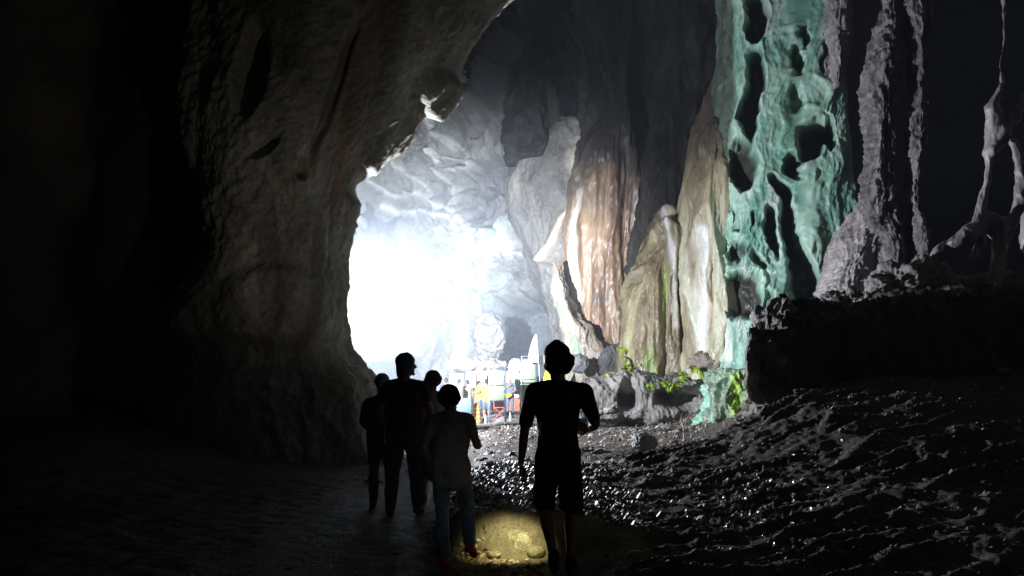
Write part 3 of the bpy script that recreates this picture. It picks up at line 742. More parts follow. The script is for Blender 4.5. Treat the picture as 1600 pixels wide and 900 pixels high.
# rock terrace below the flowstones
def ter_disp(V):
    u, v = pxy(V)
    d = .15 * fbm(V, .7, 3, 2) + .12 * (ridged(warp(V, 1, .3), 1.5, 4, 4) - .8) + .04 * fbm(V, 6, 3)
    d -= .9 * sst(1.2, .6, ell(u, v, (982, 622, 16, 26))) + 1.0 * sst(1.2, .7, ell(u, v, (1065, 620, 38, 17)))
    return d
o = slab('rock_terrace', [(905, 600, 640), (915, 592, 655), (960, 586, 662), (1000, 588, 665), (1020, 584, 668), (1060, 586, 668), (1100, 588, 668), (1135, 590, 668), (1200, 592, 668), (1300, 592, 668)],
         24.0, 1.6, M['dark'], ter_disp, tint((.16, .14, .13), (.34, .31, .29), 1.2, .8), nx=330, nth=130, e=.5)
tag(o, 'lumpy grey rock terrace running below the ochre flowstone', 'rock terrace')
BOULD = [
 ((772, 866, 6.72), (.07, .06, .035), (.30, .26, .13), (.5, .45, .28), 'fist-sized ochre stone left of the mossy torch-lit stone'),
 ((838, 862, 6.75), (.09, .08, .06), (.24, .23, .11), (.4, .37, .2), 'dark mossy stone right of the torch-lit one, by the walking feet'),
 ((1108, 566, 24.6), (.62, .5, .34), (.20, .16, .13), (.36, .30, .25), 'brown boulder resting on the terrace below the cream curtain'),
 ((957, 568, 31), (.42, .5, .75), (.11, .105, .11), (.17, .16, .165), 'dark smooth boulder leaning against the calcite skirt'),
 ((903, 568, 31), (.32, .4, .38), (.16, .155, .16), (.24, .23, .235), 'grey rounded boulder right of the walking man’s hat'),
 ((1006, 690, 14.5), (.24, .2, .16), (.14, .13, .13), (.25, .24, .24), 'single grey stone lying on the dark flat behind the mound'),
 ((958, 640, 20), (.25, .2, .12), (.20, .18, .17), (.3, .28, .27), 'small stone at the left foot of the terrace'),
 ((1580, 760, 9.6), (.72, .6, .46), (.14, .105, .08), (.30, .23, .18), 'rough brown boulder at the right edge of the slope'),
 ((1215, 668, 12.1), (.5, .4, .32), (.08, .07, .06), (.17, .14, .12), 'eroded brown knob under the nose of the ledge'),
 ((810, 850, 6.90), (.17, .12, .12), (.26, .26, .12), (.50, .48, .30), 'mossy yellow-green stone lit by a torch beside the path'),
 ((765, 525, 43), (.85, .9, 1.2), (.20, .19, .17), (.36, .34, .30), 'pale upright boulder standing in the chamber haze'),
 ((745, 572, 40), (1.6, 1.0, .35), (.34, .32, .29), (.5, .48, .45), 'long low pale boulder behind the stalls'),
 ((806, 580, 33), (.35, .3, .5), (.5, .5, .48), (.7, .7, .68), 'white pointed rock between the two green panels'),
]
for (px, py, d_), r_, c0, c1, lab in BOULD:
    big = max(r_)
    mt = M['far'] if d_ > 28 else M['dark']
    if 'mossy' in lab: mt = M['dark']
    o = lump('boulder', at(px, py, d_), r_, mt, heap_disp(px, .16 * min(1, big * 1.0)), tint(c0, c1, 1.5 / big ** .5, 1), n=70 if d_ < 20 else 46, rot=px)
    tag(o, lab.replace('’', "'"), 'boulder')
print('ROCKS DONE')
# ------------------------------------------------------------------ lamps
def spot(name, loc, target, energy, size, blend, radius, color, parent=None):
    l = bpy.data.lights.new(name, 'SPOT'); l.energy = energy; l.spot_size = R(size); l.spot_blend = blend; l.shadow_soft_size = radius; l.color = color
    o = bpy.data.objects.new(name, l); COL.objects.link(o); o.location = loc
    o.rotation_euler = (Vector(target) - Vector(loc)).to_track_quat('-Z', 'Y').to_euler()
    return o
# ------------------------------------------------------------------ small mesh helpers
def prim(name, shapes, mat, parent=None, smooth=True, loc=None):
    V = []; F = []
    for v, f in shapes:
        b = len(V); V += [tuple(q) for q in v]; F += [tuple(i + b for i in q) for q in f]
    me = bpy.data.meshes.new(name); me.from_pydata(V, [], F); me.materials.append(mat)
    if smooth: me.polygons.foreach_set('use_smooth', np.ones(len(F), bool))
    o = bpy.data.objects.new(name, me); COL.objects.link(o)
    if parent: o.parent = parent
    if loc is not None: o.location = loc
    return o
def box(c, s, bev=.0, rz=0.0, tilt=0.0):
    x, y, z = s[0] / 2, s[1] / 2, s[2] / 2; b = min(bev, x * .4, y * .4, z * .4) if bev else 0
    if b:
        V = []; F = []
        ringz = [(-z, b), (-z + b, 0), (z - b, 0), (z, b)]
        for zz, ins in ringz:
            V += [(-x + ins, -y + b + (0 if ins == 0 else 0), zz), (-x + b + (0 if ins == 0 else 0), -y + ins, zz), (x - b, -y + ins, zz), (x - ins, -y + b, zz), (x - ins, y - b, zz), (x - b, y - ins, zz), (-x + b, y - ins, zz), (-x + ins, y - b, zz)]
        for k in range(3):
            for j in range(8): F.append((k * 8 + j, k * 8 + (j + 1) % 8, k * 8 + 8 + (j + 1) % 8, k * 8 + 8 + j))
        F.append(tuple(range(7, -1, -1))); F.append(tuple(24 + j for j in range(8)))
    else:
        V = [(a * x, d * y, e * z) for a in (-1, 1) for d in (-1, 1) for e in (-1, 1)]
        F = [(0, 1, 3, 2), (4, 6, 7, 5), (0, 4, 5, 1), (2, 3, 7, 6), (0, 2, 6, 4), (1, 5, 7, 3)]
    ct, st_ = math.cos(tilt), math.sin(tilt); cz, sz = math.cos(rz), math.sin(rz); O = []
    for vx, vy, vz in V:
        vy, vz = vy * ct - vz * st_, vy * st_ + vz * ct
        vx, vy = vx * cz - vy * sz, vx * sz + vy * cz
        O.append((vx + c[0], vy + c[1], vz + c[2]))
    return O, F
def disc(c, r, t, n=40):
    V = [(c[0] + r * math.cos(2 * math.pi * k / n), c[1] + r * math.sin(2 * math.pi * k / n), c[2] + q * t / 2) for q in (-1, 1) for k in range(n)]
    F = [(k, (k + 1) % n, n + (k + 1) % n, n + k) for k in range(n)] + [tuple(range(n - 1, -1, -1)), tuple(range(n, 2 * n))]
    return V, F
def rod(a, b, r, n=8, r2=None): return ring_loft([a, b], [r, r if r2 is None else r2], n)

# ------------------------------------------------------------------ people
SKIN = plain('skin', (.30, .17, .11), .5, .4, .08, 20)
def cloth(name, c, var=.12): return plain(name, c, .85, .2, var, 14, bump=.4)
def wr(a, s=9.0, off=0.0, zs=.5):
    return lambda V: a * fbm(V, s, 3, off, st=(1, 1, zs)) + a * .6 * (ridged(V, s * .7, 2, off, st=(1, 1, zs)) - .7)
DEF = dict(pelvis=(0, 0, .95), waist=(0, .0, 1.08), chest=(0, .0, 1.28), neck=(0, -.01, 1.47), head=(0, .03, 1.635),
           sL=(-.185, 0, 1.415), eL=(-.235, -.03, 1.13), wL=(-.25, .05, .88), sR=(.185, 0, 1.415), eR=(.235, -.03, 1.13), wR=(.25, .05, .88),
           hL=(-.09, 0, .93), kL=(-.10, .03, .50), aL=(-.105, -.02, .09), hR=(.09, 0, .93), kR=(.10, .03, .50), aR=(.105, -.02, .09),
           tL=(-.125, .16, .03), tR=(.125, .16, .03), look=0.0, nod=0.0, hdL=None, hdR=None, curl=.35)
def hand(w, e, side, s, curl, hd=None):
    w = Vector(w); d = (Vector(hd) if hd else (w - Vector(e))).normalized()
    inward = Vector((-side, 0, 0)); inward = (inward - d * inward.dot(d)).normalized()     # palm faces the thigh
    fwd = inward.cross(d).normalized()
    if fwd.y < 0: fwd = -fwd                                                              # thumb side points forward
    S_ = [ring_loft([w - d * .02 * s, w + d * .03 * s, w + d * .085 * s], [(.021 * s, .026 * s), (.017 * s, .038 * s), (.015 * s, .041 * s)], 12, flat=inward)]
    L_ = [(.030, .070), (.010, .078), (-.011, .072), (-.031, .056)]
    for k, (off, ln) in enumerate(L_):
        p = w + d * .085 * s + fwd * off * s * 1.05; pts = [p - d * .012 * s, p]; ang = 0; dirv = (d + fwd * off * 3.2).normalized()
        for q, fr in enumerate((.42, .32, .26)):
            ang += curl * (.6 + .28 * q + .10 * k)
            p = p + (dirv * math.cos(ang) + inward * math.sin(ang)) * ln * fr * s; pts.append(p)
        S_.append(ring_loft(pts, [.0095 * s, .0095 * s, .0088 * s, .0082 * s, .0072 * s], 8))
    t0 = w + d * .028 * s + fwd * .030 * s; dt = (d * .62 + fwd * .62 + inward * .35).normalized()
    t1 = t0 + dt * .038 * s; t2 = t1 + (d * .85 + fwd * .25 + inward * .45).normalized() * .030 * s
    S_.append(ring_loft([t0 - dt * .012 * s, t0, t1, t2], [.013 * s, .0125 * s, .0105 * s, .0085 * s], 8))
    return S_
def person(loc, rz, H, pose, label, shirt, legs, group=None, vox=.009, hat=None, hatmat=None, hair=None, shorts=False, skirt=None, shoe=None, sleeve=.55, shirt_len=.86, hips=1.0, girth=1.0, skinmat=None):
    J = dict(DEF); J.update(pose); s = H / 1.75
    def j(k): return Vector(J[k]) * s
    root = empty('person', loc, label, 'person', group, rz)
    Z = Vector((0, 0, 1))
    hd = j('head'); from mathutils import Euler
    hr = Euler((J['nod'], 0, J['look'])).to_matrix()
    def hp(x, y, z): return hd + hr @ Vector((x, y, z)) * s
    neck = j('neck'); ch = j('chest'); wa = j('waist'); pe = j('pelvis'); X = (1, 0, 0)
    g = girth
    B = [ring_loft([pe - Z * .07 * s, pe, wa, ch - Z * .02, ch + (neck - ch) * .5, neck - Z * .03 * s, neck + Z * .02 * s, hp(0, -.015, -.05)],
                   [(.14 * s * g * hips, .11 * s), (.162 * s * g * hips, .115 * s), (.137 * s * g, .10 * s), (.16 * s * g, .115 * s), (.165 * s * g, .105 * s), (.085 * s, .075 * s), (.058 * s, .06 * s), (.055 * s, .06 * s)], 20, flat=X)]
    B.append(ring_loft([j('sL'), (j('sL') + j('sR')) / 2 + Z * .02 * s, j('sR')], [.055 * s, .07 * s, .055 * s], 12))
    B.append(ball(hp(0, -.005, .035), (.077 * s, .094 * s, .098 * s), 12, hr)); B.append(ball(hp(0, .022, -.035), (.056 * s, .066 * s, .072 * s), 10, hr))
    B.append(ring_loft([hp(0, .088, .025), hp(0, .112, -.012)], [.010 * s, .015 * s], 8)); B.append(ball(hp(0, .084, -.050), (.025 * s, .012 * s, .012 * s), 6, hr))
    B.append(ball(hp(0, .075, -.088), (.026 * s, .022 * s, .018 * s), 6, hr)); B.append(ball(hp(0, .078, .042), (.055 * s, .018 * s, .012 * s), 6, hr))
    for q in (-1, 1): B.append(ball(hp(q * .080, -.005, -.005), (.012 * s, .02 * s, .032 * s), 6, hr))
    for q, a in ((-1, 'L'), (1, 'R')):
        S0, E0, W0 = j('s' + a), j('e' + a), j('w' + a); m = (S0 + E0) / 2
        B.append(ring_loft([S0, m, E0, E0 + (W0 - E0) * .3, W0], [.052 * s, .045 * s, .037 * s, .038 * s, .025 * s], 12))
        B += hand(W0, E0, q, s, J['curl'], J['hd' + a])
        h0, k0, a0, t0 = j('h' + a), j('k' + a), j('a' + a), j('t' + a)
        B.append(ring_loft([h0, h0 + (k0 - h0) * .5, k0, k0 + (a0 - k0) * .32 + Vector((0, -.015, 0)) * s, k0 + (a0 - k0) * .7, a0], [.085 * s * g, .073 * s * g, .053 * s, .054 * s, .038 * s, .034 * s], 14))
        dz = (t0 - a0); B.append(ring_loft([a0 + Vector((0, -.03, -.03)) * s, a0 + dz * .5 + Z * -.005 * s, t0], [.036 * s, .037 * s, .03 * s], 10))
    skin('body', B, vox, skinmat or SKIN, root, 3)
    # shirt
    C = [ring_loft([Vector((pe.x, pe.y, shirt_len * s)), pe + Z * .02 * s, wa, ch, ch + (neck - ch) * .5, neck - Z * .035 * s],
                   [(.178 * s * g * hips, .135 * s), (.182 * s * g * hips, .135 * s), (.165 * s * g, .125 * s), (.182 * s * g, .138 * s), (.18 * s * g, .122 * s), (.095 * s, .085 * s)], 24, flat=X)]
    C.append(ring_loft([j('sL') + Z * .004, (j('sL') + j('sR')) / 2 + Z * .022 * s, j('sR') + Z * .004], [.066 * s, .082 * s, .066 * s], 12))
    for a in 'LR':
        S0, E0, W0 = j('s' + a), j('e' + a), j('w' + a)
        if sleeve <= 1: C.append(ring_loft([S0, S0 + (E0 - S0) * sleeve * .5, S0 + (E0 - S0) * sleeve], [.066 * s, .060 * s, .053 * s], 12))
        else: C.append(ring_loft([S0, (S0 + E0) / 2, E0, E0 + (W0 - E0) * .85], [.066 * s, .058 * s, .05 * s, .038 * s], 12))
    skin('shirt', C, vox * 1.25, shirt, root, 3, wr(.010 * s, 7 / s, H, .6))
    # lower garment
    D = []
    if skirt:
        D.append(ring_loft([wa, pe, (j('hL') + j('hR')) / 2 - Z * .12 * s, (j('kL') + j('kR')) / 2 + Z * skirt * s], [(.15 * s, .115 * s), (.178 * s * hips, .13 * s), (.20 * s, .16 * s), (.225 * s, .19 * s)], 24, flat=X))
        skin('skirt', D, vox * 1.25, legs, root, 3, wr(.014 * s, 6 / s, H, .2))
    else:
        D.append(ring_loft([pe + Z * .09 * s, pe, pe - Z * .08 * s], [(.155 * s * g, .118 * s), (.172 * s * g * hips, .128 * s), (.155 * s * g, .12 * s)], 20, flat=X))
        for a in 'LR':
            h0, k0, a0 = j('h' + a), j('k' + a), j('a' + a)
            if shorts: D.append(ring_loft([h0, (h0 + k0) / 2, k0 + (h0 - k0) * .02], [.10 * s * g, .098 * s * g, .092 * s], 14))
            else: D.append(ring_loft([h0, (h0 + k0) / 2, k0, (k0 + a0) / 2 + Vector((0, -.012, 0)) * s, a0 + Z * .01], [.098 * s * g, .086 * s * g, .068 * s, .066 * s, .058 * s], 14))
        skin('shorts' if shorts else 'trousers', D, vox * 1.25, legs, root, 3, wr(.011 * s, 8 / s, H + 3, .8))
    for q, a in ((-1, 'L'), (1, 'R')):
        a0, t0 = j('a' + a), j('t' + a); dz = t0 - a0; b = a0 + Vector((0, -.045, -.035)) * s
        skin('shoe', [ring_loft([b, a0 + dz * .45 - Z * .012 * s, t0 + dz * .10], [.043 * s, .045 * s, .036 * s], 12), ring_loft([a0 + Z * .03 * s, a0 - Z * .03 * s], [.046 * s, .045 * s], 10)], vox, shoe or DARKC, root, 2)
    if hair is not None:
        skin('hair', [ball(hp(0, -.022, .045), (.086 * s, .092 * s, .10 * s), 12, hr), ball(hp(0, -.055, -.02), (.07 * s, .055 * s, .07 * s), 8, hr)], vox, hair, root, 2, wr(.004, 30, 0))
    if hat == 'bucket':
        Hs = [ball(hp(0, -.008, .075), (.098 * s, .112 * s, .082 * s), 14, hr)]
        Hs.append(ring_loft([hp(0, -.008, .115), hp(0, -.008, .06), hp(.012, -.005, .02), hp(.02, 0, -.004)], [(.066 * s, .078 * s), (.094 * s, .104 * s), (.110 * s, .120 * s), (.126 * s, .138 * s)], 28, flat=hr @ Vector(X)))
        skin('bucket_hat', Hs, vox, hatmat, root, 2, wr(.005, 12, 2))
    elif hat in ('cap', 'helmet'):
        Hs = [ball(hp(0, -.012, .058), (.093 * s, .108 * s, .092 * s), 14, hr), ring_loft([hp(0, -.012, .06), hp(0, -.014, .02)], [(.094 * s, .108 * s), (.096 * s, .11 * s)], 24, flat=hr @ Vector(X))]
        if hat == 'cap': Hs.append(ring_loft([hp(0, .07, .042), hp(0, .13, .035), hp(0, .17, .022)], [(.075 * s, .010 * s), (.07 * s, .009 * s), (.045 * s, .008 * s)], 16, flat=hr @ Vector(X)))
        else: Hs.append(ring_loft([hp(0, -.012, .030), hp(0, -.014, .018)], [(.112 * s, .128 * s), (.118 * s, .134 * s)], 24, flat=hr @ Vector(X)))
        skin(hat, Hs, vox * .8, hatmat, root, 2)
    elif hat == 'cloth':
        Hs = [ball(hp(0, -.012, .062), (.096 * s, .110 * s, .094 * s), 14, hr), ring_loft([hp(0, -.012, .06), hp(0, -.03, -.02), hp(0, -.05, -.095)], [(.096 * s, .108 * s), (.092 * s, .085 * s), (.085 * s, .06 * s)], 24, flat=hr @ Vector(X))]
        skin('cloth_hat', Hs, vox, hatmat, root, 2, wr(.006, 12, 2))
    return root
DARKC = cloth('black_shoe', (.03, .03, .032))
HAIR = plain('dark_hair', (.02, .016, .014), .6, .3, .2, 60)
c_black = cloth('black_cotton', (.022, .022, .025)); c_char = cloth('charcoal_cotton', (.04, .04, .045)); c_maroon = cloth('maroon_cotton', (.07, .025, .03))
c_cream = cloth('cream_cotton', (.42, .37, .32)); c_denim = cloth('washed_denim', (.13, .18, .22), .3); c_navy = cloth('navy_cotton', (.05, .06, .10))
c_yellow = cloth('yellow_cotton', (.66, .62, .07)); c_grey = cloth('grey_cotton', (.22, .25, .30)); c_white = cloth('white_cotton', (.72, .70, .68)); c_red = cloth('red_canvas', (.45, .03, .03))
c_khaki = cloth('khaki_cotton', (.30, .27, .2)); c_slate = cloth('slate_cotton', (.10, .12, .15))
GV = 'visitors walking along the cave path'
A_ = Vector((.36, 6.22, g1(.36, 6.22)))
manA = person(A_, R(-4), 1.77, dict(pelvis=(.0, 0, .96), waist=(0, 0, 1.08), chest=(0, .02, 1.28), neck=(0, .03, 1.47), head=(-.01, .07, 1.635), sL=(-.195, .02, 1.40), eL=(-.255, -.05, 1.12), wL=(-.285, -.02, .85), hdL=(-.02, .22, -1),
            sR=(.195, .02, 1.40), eR=(.29, -.05, 1.15), wR=(.235, .17, 1.10), hdR=(-.55, 1, .2), hL=(-.09, 0, .93), kL=(-.115, .10, .51), aL=(-.03, -.16, .15), tL=(-.03, -.02, .045),
            hR=(.09, 0, .93), kR=(.10, .03, .50), aR=(.095, -.02, .09), tR=(.115, .16, .03), look=-.35, nod=-.05, curl=.5),
            'man in a floppy bucket hat and long dark tee walking alone, nearest on the right', c_black, c_char, GV, .008, 'bucket', c_black, None, True, None, DARKC, .85, .80, .98, .93)
B_ = Vector((-1.19, 8.85, g1(-1.19, 8.85)))
person(B_, R(6), 1.78, dict(look=-1.25, nod=.05, head=(.015, .02, 1.635), kL=(-.12, .0, .5), aL=(-.155, -.08, .09), tL=(-.18, .1, .03), kR=(.11, .06, .5), aR=(.13, .06, .09), tR=(.17, .23, .03), hL=(-.1, 0, .93), hR=(.1, 0, .93),
       eR=(.28, -.03, 1.15), wR=(.275, .10, .92), eL=(-.26, -.02, 1.14), wL=(-.24, .11, .90)),
       'tall man in a dark tee and close cloth hat standing and looking to the right', c_maroon, c_black, GV, .010, 'cloth', c_slate, None, shoe=DARKC, girth=1.15)
C_ = Vector((-1.53, 9.35, g1(-1.53, 9.35)))
person(C_, R(10), 1.56, dict(sL=(-.19, .01, 1.38), eL=(-.25, .03, 1.13), wL=(-.2, .2, 1.05), look=.5), 'short person in a pale cap and loose dark jacket half hidden behind the tall man', c_char, cloth('dark_red_cotton', (.09, .025, .022)), GV, .011, 'cap', cloth('pale_cap', (.5, .48, .5)), None, shoe=DARKC, sleeve=1.5, girth=1.12)
D_ = Vector((-.97, 9.65, g1(-.97, 9.65)))
person(D_, R(0), 1.60, dict(look=.9, eL=(-.26, -.02, 1.13), wL=(-.25, .08, .9), eR=(.22, .04, 1.15), wR=(.12, .2, 1.2)), 'woman in a round hard hat, cream top and knee-length dark skirt behind the tall man', c_cream, c_black, GV, .010, 'helmet', cloth('grey_hat', (.09, .09, .10)), None, skirt=-.02, shoe=c_red, hips=1.08)
E_ = Vector((-.50, 6.5, g1(-.5, 6.5)))
person(E_, R(-8), 1.47, dict(pelvis=(0, 0, .96), chest=(.01, .03, 1.28), neck=(-.005, .05, 1.47), head=(-.03, .10, 1.62), eR=(.27, -.04, 1.16), wR=(.25, .16, 1.18), hdR=(-.3, 1, .35), eL=(-.25, -.06, 1.15), wL=(-.22, .08, .95),
       kR=(.16, .06, .52), aR=(.22, -.18, .26), tR=(.24, -.06, .14), hR=(.095, 0, .93), kL=(-.09, .02, .5), aL=(-.06, -.02, .09), tL=(-.07, .15, .03), look=-.5),
       'short woman in a brimmed hard hat, pale top and washed jeans stepping along the path', cloth('beige_top', (.30, .25, .23)), c_denim, GV, .008, 'helmet', c_black, None, shoe=c_red, hips=1.1, shirt_len=.84)
GF = 'visitors around the stalls in the lit chamber'
def far(px, d, H, rz, label, sh, lg, **k):
    x = xpx(px, d); return person(Vector((x, d, g1(x, d))), R(rz), H, k.pop('pose', {}), label, sh, lg, GF, .014, k.pop('hat', None), k.pop('hm', None), k.pop('hair', HAIR), **k)
far(697, 32.5, 1.70, 0, 'person in a navy shirt with a white stripe across the back at the left table', c_navy, c_slate)
far(717, 32, 1.66, -60, 'person in a grey waistcoat leaning towards the left table', c_grey, c_slate)
far(731, 33, 1.62, 40, 'pale-shirted person facing the one in the grey waistcoat', c_khaki, c_khaki)
far(748, 32.5, 1.60, -80, 'person in profile in a yellow tee beside the woven basket stack', c_yellow, c_slate, shorts=True, pose=dict(eR=(.2, .1, 1.15), wR=(.15, .3, 1.1)))
far(760, 32, 1.66, 10, 'broad person in a yellow tee with back turned next to the first green panel', c_yellow, c_slate, shorts=True, girth=1.2, pose=dict(sL=(-.2, 0, 1.41), eL=(-.38, .05, 1.25), wL=(-.5, .15, 1.2)))
far(797, 32, 1.68, 175, 'person in dark clothes and a white cap standing between the two green panels', c_slate, c_slate, hat='cap', hm=c_white, hair=None, pose=dict(eL=(-.22, .05, 1.15), wL=(-.05, .2, 1.05), eR=(.22, .08, 1.2), wR=(.02, .2, 1.35)))
p = at(794, 618, 31.7); o = skin('yellow_bag', [ring_loft([p + Vector((-.12, 0, .05)), p + Vector((-.03, 0, -.04)), p + Vector((.1, 0, .02))], [.05, .09, .06], 10)], .012, c_yellow); tag(o, 'small yellow bag held by the person in the white cap', 'bag')

# things in hands
wl = manA.matrix_world
def in_person(root, v): 
    m = root.rotation_euler.to_matrix(); return root.location + m @ (Vector(v) * (1.77 / 1.75))
tp = in_person(manA, (-.262, .03, .765))
TORCH_T = Vector((.06, 6.78, .17)); td = (TORCH_T - tp).normalized()
t = empty('torch', tp, "slim black torch in the lone man's left hand, lighting the mossy stone", 'torch')
blackp = plain('black_anodised', (.02, .02, .02), .35, .5, .1, 60, metal=.6)
prim('barrel', [ring_loft([td * -.05, td * .05], [.012, .012], 16)], blackp, t); prim('head', [ring_loft([td * .045, td * .06, td * .085], [.013, .018, .020], 16)], blackp, t)
lens_m = plain('lit_lens', (.9, .9, .85), .3, .5, .02, 10, bump=0, emit=((1, .93, .75), 12))
prim('lens', [ring_loft([td * .0885, td * .0895], [.017, .017], 16)], lens_m, t)
spot('torch_beam', tp + td * .105, TORCH_T + Vector((-.06, -.02, -.06)), 32, 62, 1.0, .012, (1, .88, .56))
pp = in_person(manA, (.17, .30, 1.115))
o = prim('leaflet', [box((0, 0, 0), (.10, .004, .15), .0, .3, .5), box((.0, .02, -.002), (.10, .004, .15), .0, .34, .62)], plain('white_paper', (.75, .75, .78), .7), loc=pp); tag(o, "pale folded leaflet in the lone man's right hand", 'leaflet')

# ------------------------------------------------------------------ floodlight on its stand behind the pillar
fx = empty('floodlight', (FLOOD.x - .14, FLOOD.y - .1, g1(FLOOD.x, FLOOD.y)), 'floodlight on a tall stand glaring past the edge of the big pillar', 'floodlight')
h = FLOOD.z - fx.location.z
prim('stand', [rod((0, 0, .1), (0, 0, h - .25), .03)] + [rod((0, 0, 1.0), (.6 * math.cos(a), .6 * math.sin(a), .0), .018) for a in (.5, 2.6, 4.7)], blackp, fx)
prim('housing', [box((-.12, -.02, h), (.10, .34, .30), .01, .3)], blackp, fx)
prim('added_visor', [disc((.14, .1, h + .15), .37, .006)], blackp, fx)  # added unseen hood that keeps the beam off the upper walls
prim('added_barn_door', [box((.14, .38, h - .85 + .14), (.62, .34, .008))], blackp, fx)  # added unseen plate that shades the upper walls from the lower head
prim('arm', [rod((.0, 0, h + .05), (.02, .02, h + .155), .012)], blackp, fx)
prim('added_lamp_head', [box((-.12, -.02, h - .85), (.08, .20, .16), .01, .3)], blackp, fx)  # added unseen lower head, source of the second beam
prim('bracket', [rod((0, -.18, h - .26), (-.12, -.2, h), .012), rod((0, .18, h - .26), (-.12, .2, h), .012), rod((0, -.18, h - .26), (0, .18, h - .26), .012)], blackp, fx)

# ------------------------------------------------------------------ stalls and signs
steel = plain('painted_steel', (.05, .07, .09), .5, .4, .1, 40); alu = plain('aluminium', (.6, .62, .66), .35, .5, .05, 40, metal=.8)
gpan = plain('green_board', (.23, .30, .18), .6, .3, .1, 6); opan = plain('faded_orange_board', (.55, .36, .25), .6); whitep = plain('white_board', (.80, .80, .80), .5, .3, .03, 5)
slate = plain('slate_board', (.12, .19, .22), .5); rust = plain('rust_cloth', (.40, .12, .08), .85, .2, .15, 10, bump=.3); wcl = plain('white_cloth', (.82, .80, .80), .8, .2, .05, 10, bump=.3)
wood = plain('brown_wood', (.28, .17, .10), .6, .3, .25, 12)
def panel_sign(px0, px1, top, foot_py, d, bars, mats, lab):
    x0, x1 = xpx(px0, d), xpx(px1, d); z0 = g1((x0 + x1) / 2, d); zt = zpy(top, d); c = (x0 + x1) / 2
    r = empty('panel_stand', (c, d, z0), lab, 'sign', 'framed green panels at the chamber entrance'); w = (x1 - x0) / 2; hh = zt - z0
    for q in (-1, 1): prim('post', [box((q * w, 0, hh / 2), (.055, .055, hh), .006)], alu if q < 0 else steel, r)
    for q in (-1, 1): prim('foot', [box((q * w, 0, .015), (.06, .55, .03), .005)], alu, r)
    zs = [zpy(b, d) - z0 for b in bars]
    for z in [hh - .02] + zs: prim('rail', [box((0, 0, z), (2 * w - .055, .045, .045), .005)], steel, r)
    for k, mt in enumerate(mats):
        za, zb = zs[k], zs[k + 1]
        prim('panel', [box((0, .004, (za + zb) / 2), (2 * w - .09, .012, abs(za - zb) - .04), .003)], mt, r)
    return r
panel_sign(764.5, 789.5, 574, 665, 28.7, [578, 602, 626], [gpan, gpan], 'shorter framed green panel on steel posts, left of the pair')
panel_sign(815, 837.5, 556, 657, 31.5, [561, 593, 627, 644], [gpan, gpan, opan], 'taller framed green panel on steel posts, right of the pair')
d = 28.9; x0, x1 = xpx(707, d), xpx(736, d); z0 = g1(-1.9, d)
r = empty('notice_board', ((x0 + x1) / 2, d, z0), 'low slate-grey notice board on thin legs in front of the left table', 'notice board')
zt, zb = zpy(622, d) - z0, zpy(645, d) - z0; w = (x1 - x0) / 2
prim('board', [box((0, 0, (zt + zb) / 2), (2 * w - .02, .03, zt - zb), .006)], slate, r)
for q in (-1, 1): prim('leg', [box((q * w, 0, zt / 2 + .02), (.035, .035, zt + .04), .005)], steel, r)
def table(px0, px1, d, h, mt, lab, name='table', skirt_=.55, cloth_lab=None):
    x0, x1 = xpx(px0, d), xpx(px1, d); c = (x0 + x1) / 2; z0 = g1(c, d); w = x1 - x0
    r = empty(name, (c, d, z0), lab, 'table'); prim('tabletop', [box((0, 0, h - .015), (w, .7, .03), .004)], wood, r)
    for a in (-1, 1):
        for b in (-1, 1): prim('leg', [box((a * (w / 2 - .06), b * .3, (h - .03) / 2), (.04, .04, h - .03), .004)], steel, r)
    # hanging cloth with folds
    nx = 80; per = []; W2, D2 = w / 2 + .015, .365
    for k in range(nx * 2):
        s_ = k / (nx * 2) * (4 * W2 + 4 * D2)
        if s_ < 2 * W2: q = (-W2 + s_, -D2)
        elif s_ < 2 * W2 + 2 * D2: q = (W2, -D2 + s_ - 2 * W2)
        elif s_ < 4 * W2 + 2 * D2: q = (W2 - (s_ - 2 * W2 - 2 * D2), D2)
        else: q = (-W2, D2 - (s_ - 4 * W2 - 2 * D2))
        per.append(q)
    V = []; F = []; n = len(per)
    for i, (t_, out) in enumerate(((0, .0), (.1, .006), (.5, .02), (1, .035))):
        for k, (a, b) in enumerate(per):
            l = math.hypot(a / W2, b / D2); f = out * (1 + math.sin(k * .9) + .6 * math.sin(k * .37 + 1))
            V.append((a + (f if abs(a) >= W2 - 1e-6 else 0) * (1 if a > 0 else -1), b + (f if abs(b) >= D2 - 1e-6 else 0) * (1 if b > 0 else -1), h + .006 - skirt_ * t_ * (1 - .03 * math.sin(k * .2))))
    for i in range(3):
        for k in range(n): F.append((i * n + k, i * n + (k + 1) % n, i * n + n + (k + 1) % n, i * n + n + k))
    F.append(tuple(range(n)))
    cl = prim('tablecloth', [(V, F)], mt, loc=(c, d, z0)); tag(cl, cloth_lab, 'tablecloth')
    return c, d, z0 + h
cT = table(776, 852, 34.2, .78, rust, 'long table behind the green panels', cloth_lab='rust red cloth hanging over the long table behind the green panels')
cL = table(690, 738, 34.2, .78, wcl, 'table at the left behind the notice board', cloth_lab='white cloth over the left table behind the notice board')
for k, (px, d, mt, sz, lab) in enumerate(((783, 34.0, whitep, (.22, .2, .16), 'white box at the left end of the rust covered table'), (806, 34.1, whitep, (.3, .25, .12), 'low white box in the middle of the rust covered table'),
      (826, 34.0, opan, (.2, .2, .2), 'orange box on the rust covered table behind the taller panel'), (703, 34.1, opan, (.25, .2, .18), 'orange box on the white covered table'), (727, 34.0, slate, (.2, .2, .22), 'dark box on the right end of the white covered table'))):
    x = xpx(px, d); z = g1(cT[0] if px > 760 else cL[0], 34.2) + .788
    tag(prim('box', [box((0, 0, sz[2] / 2), sz, .008, .2 * k)], mt, loc=(x, d, z), smooth=False), lab, 'box')
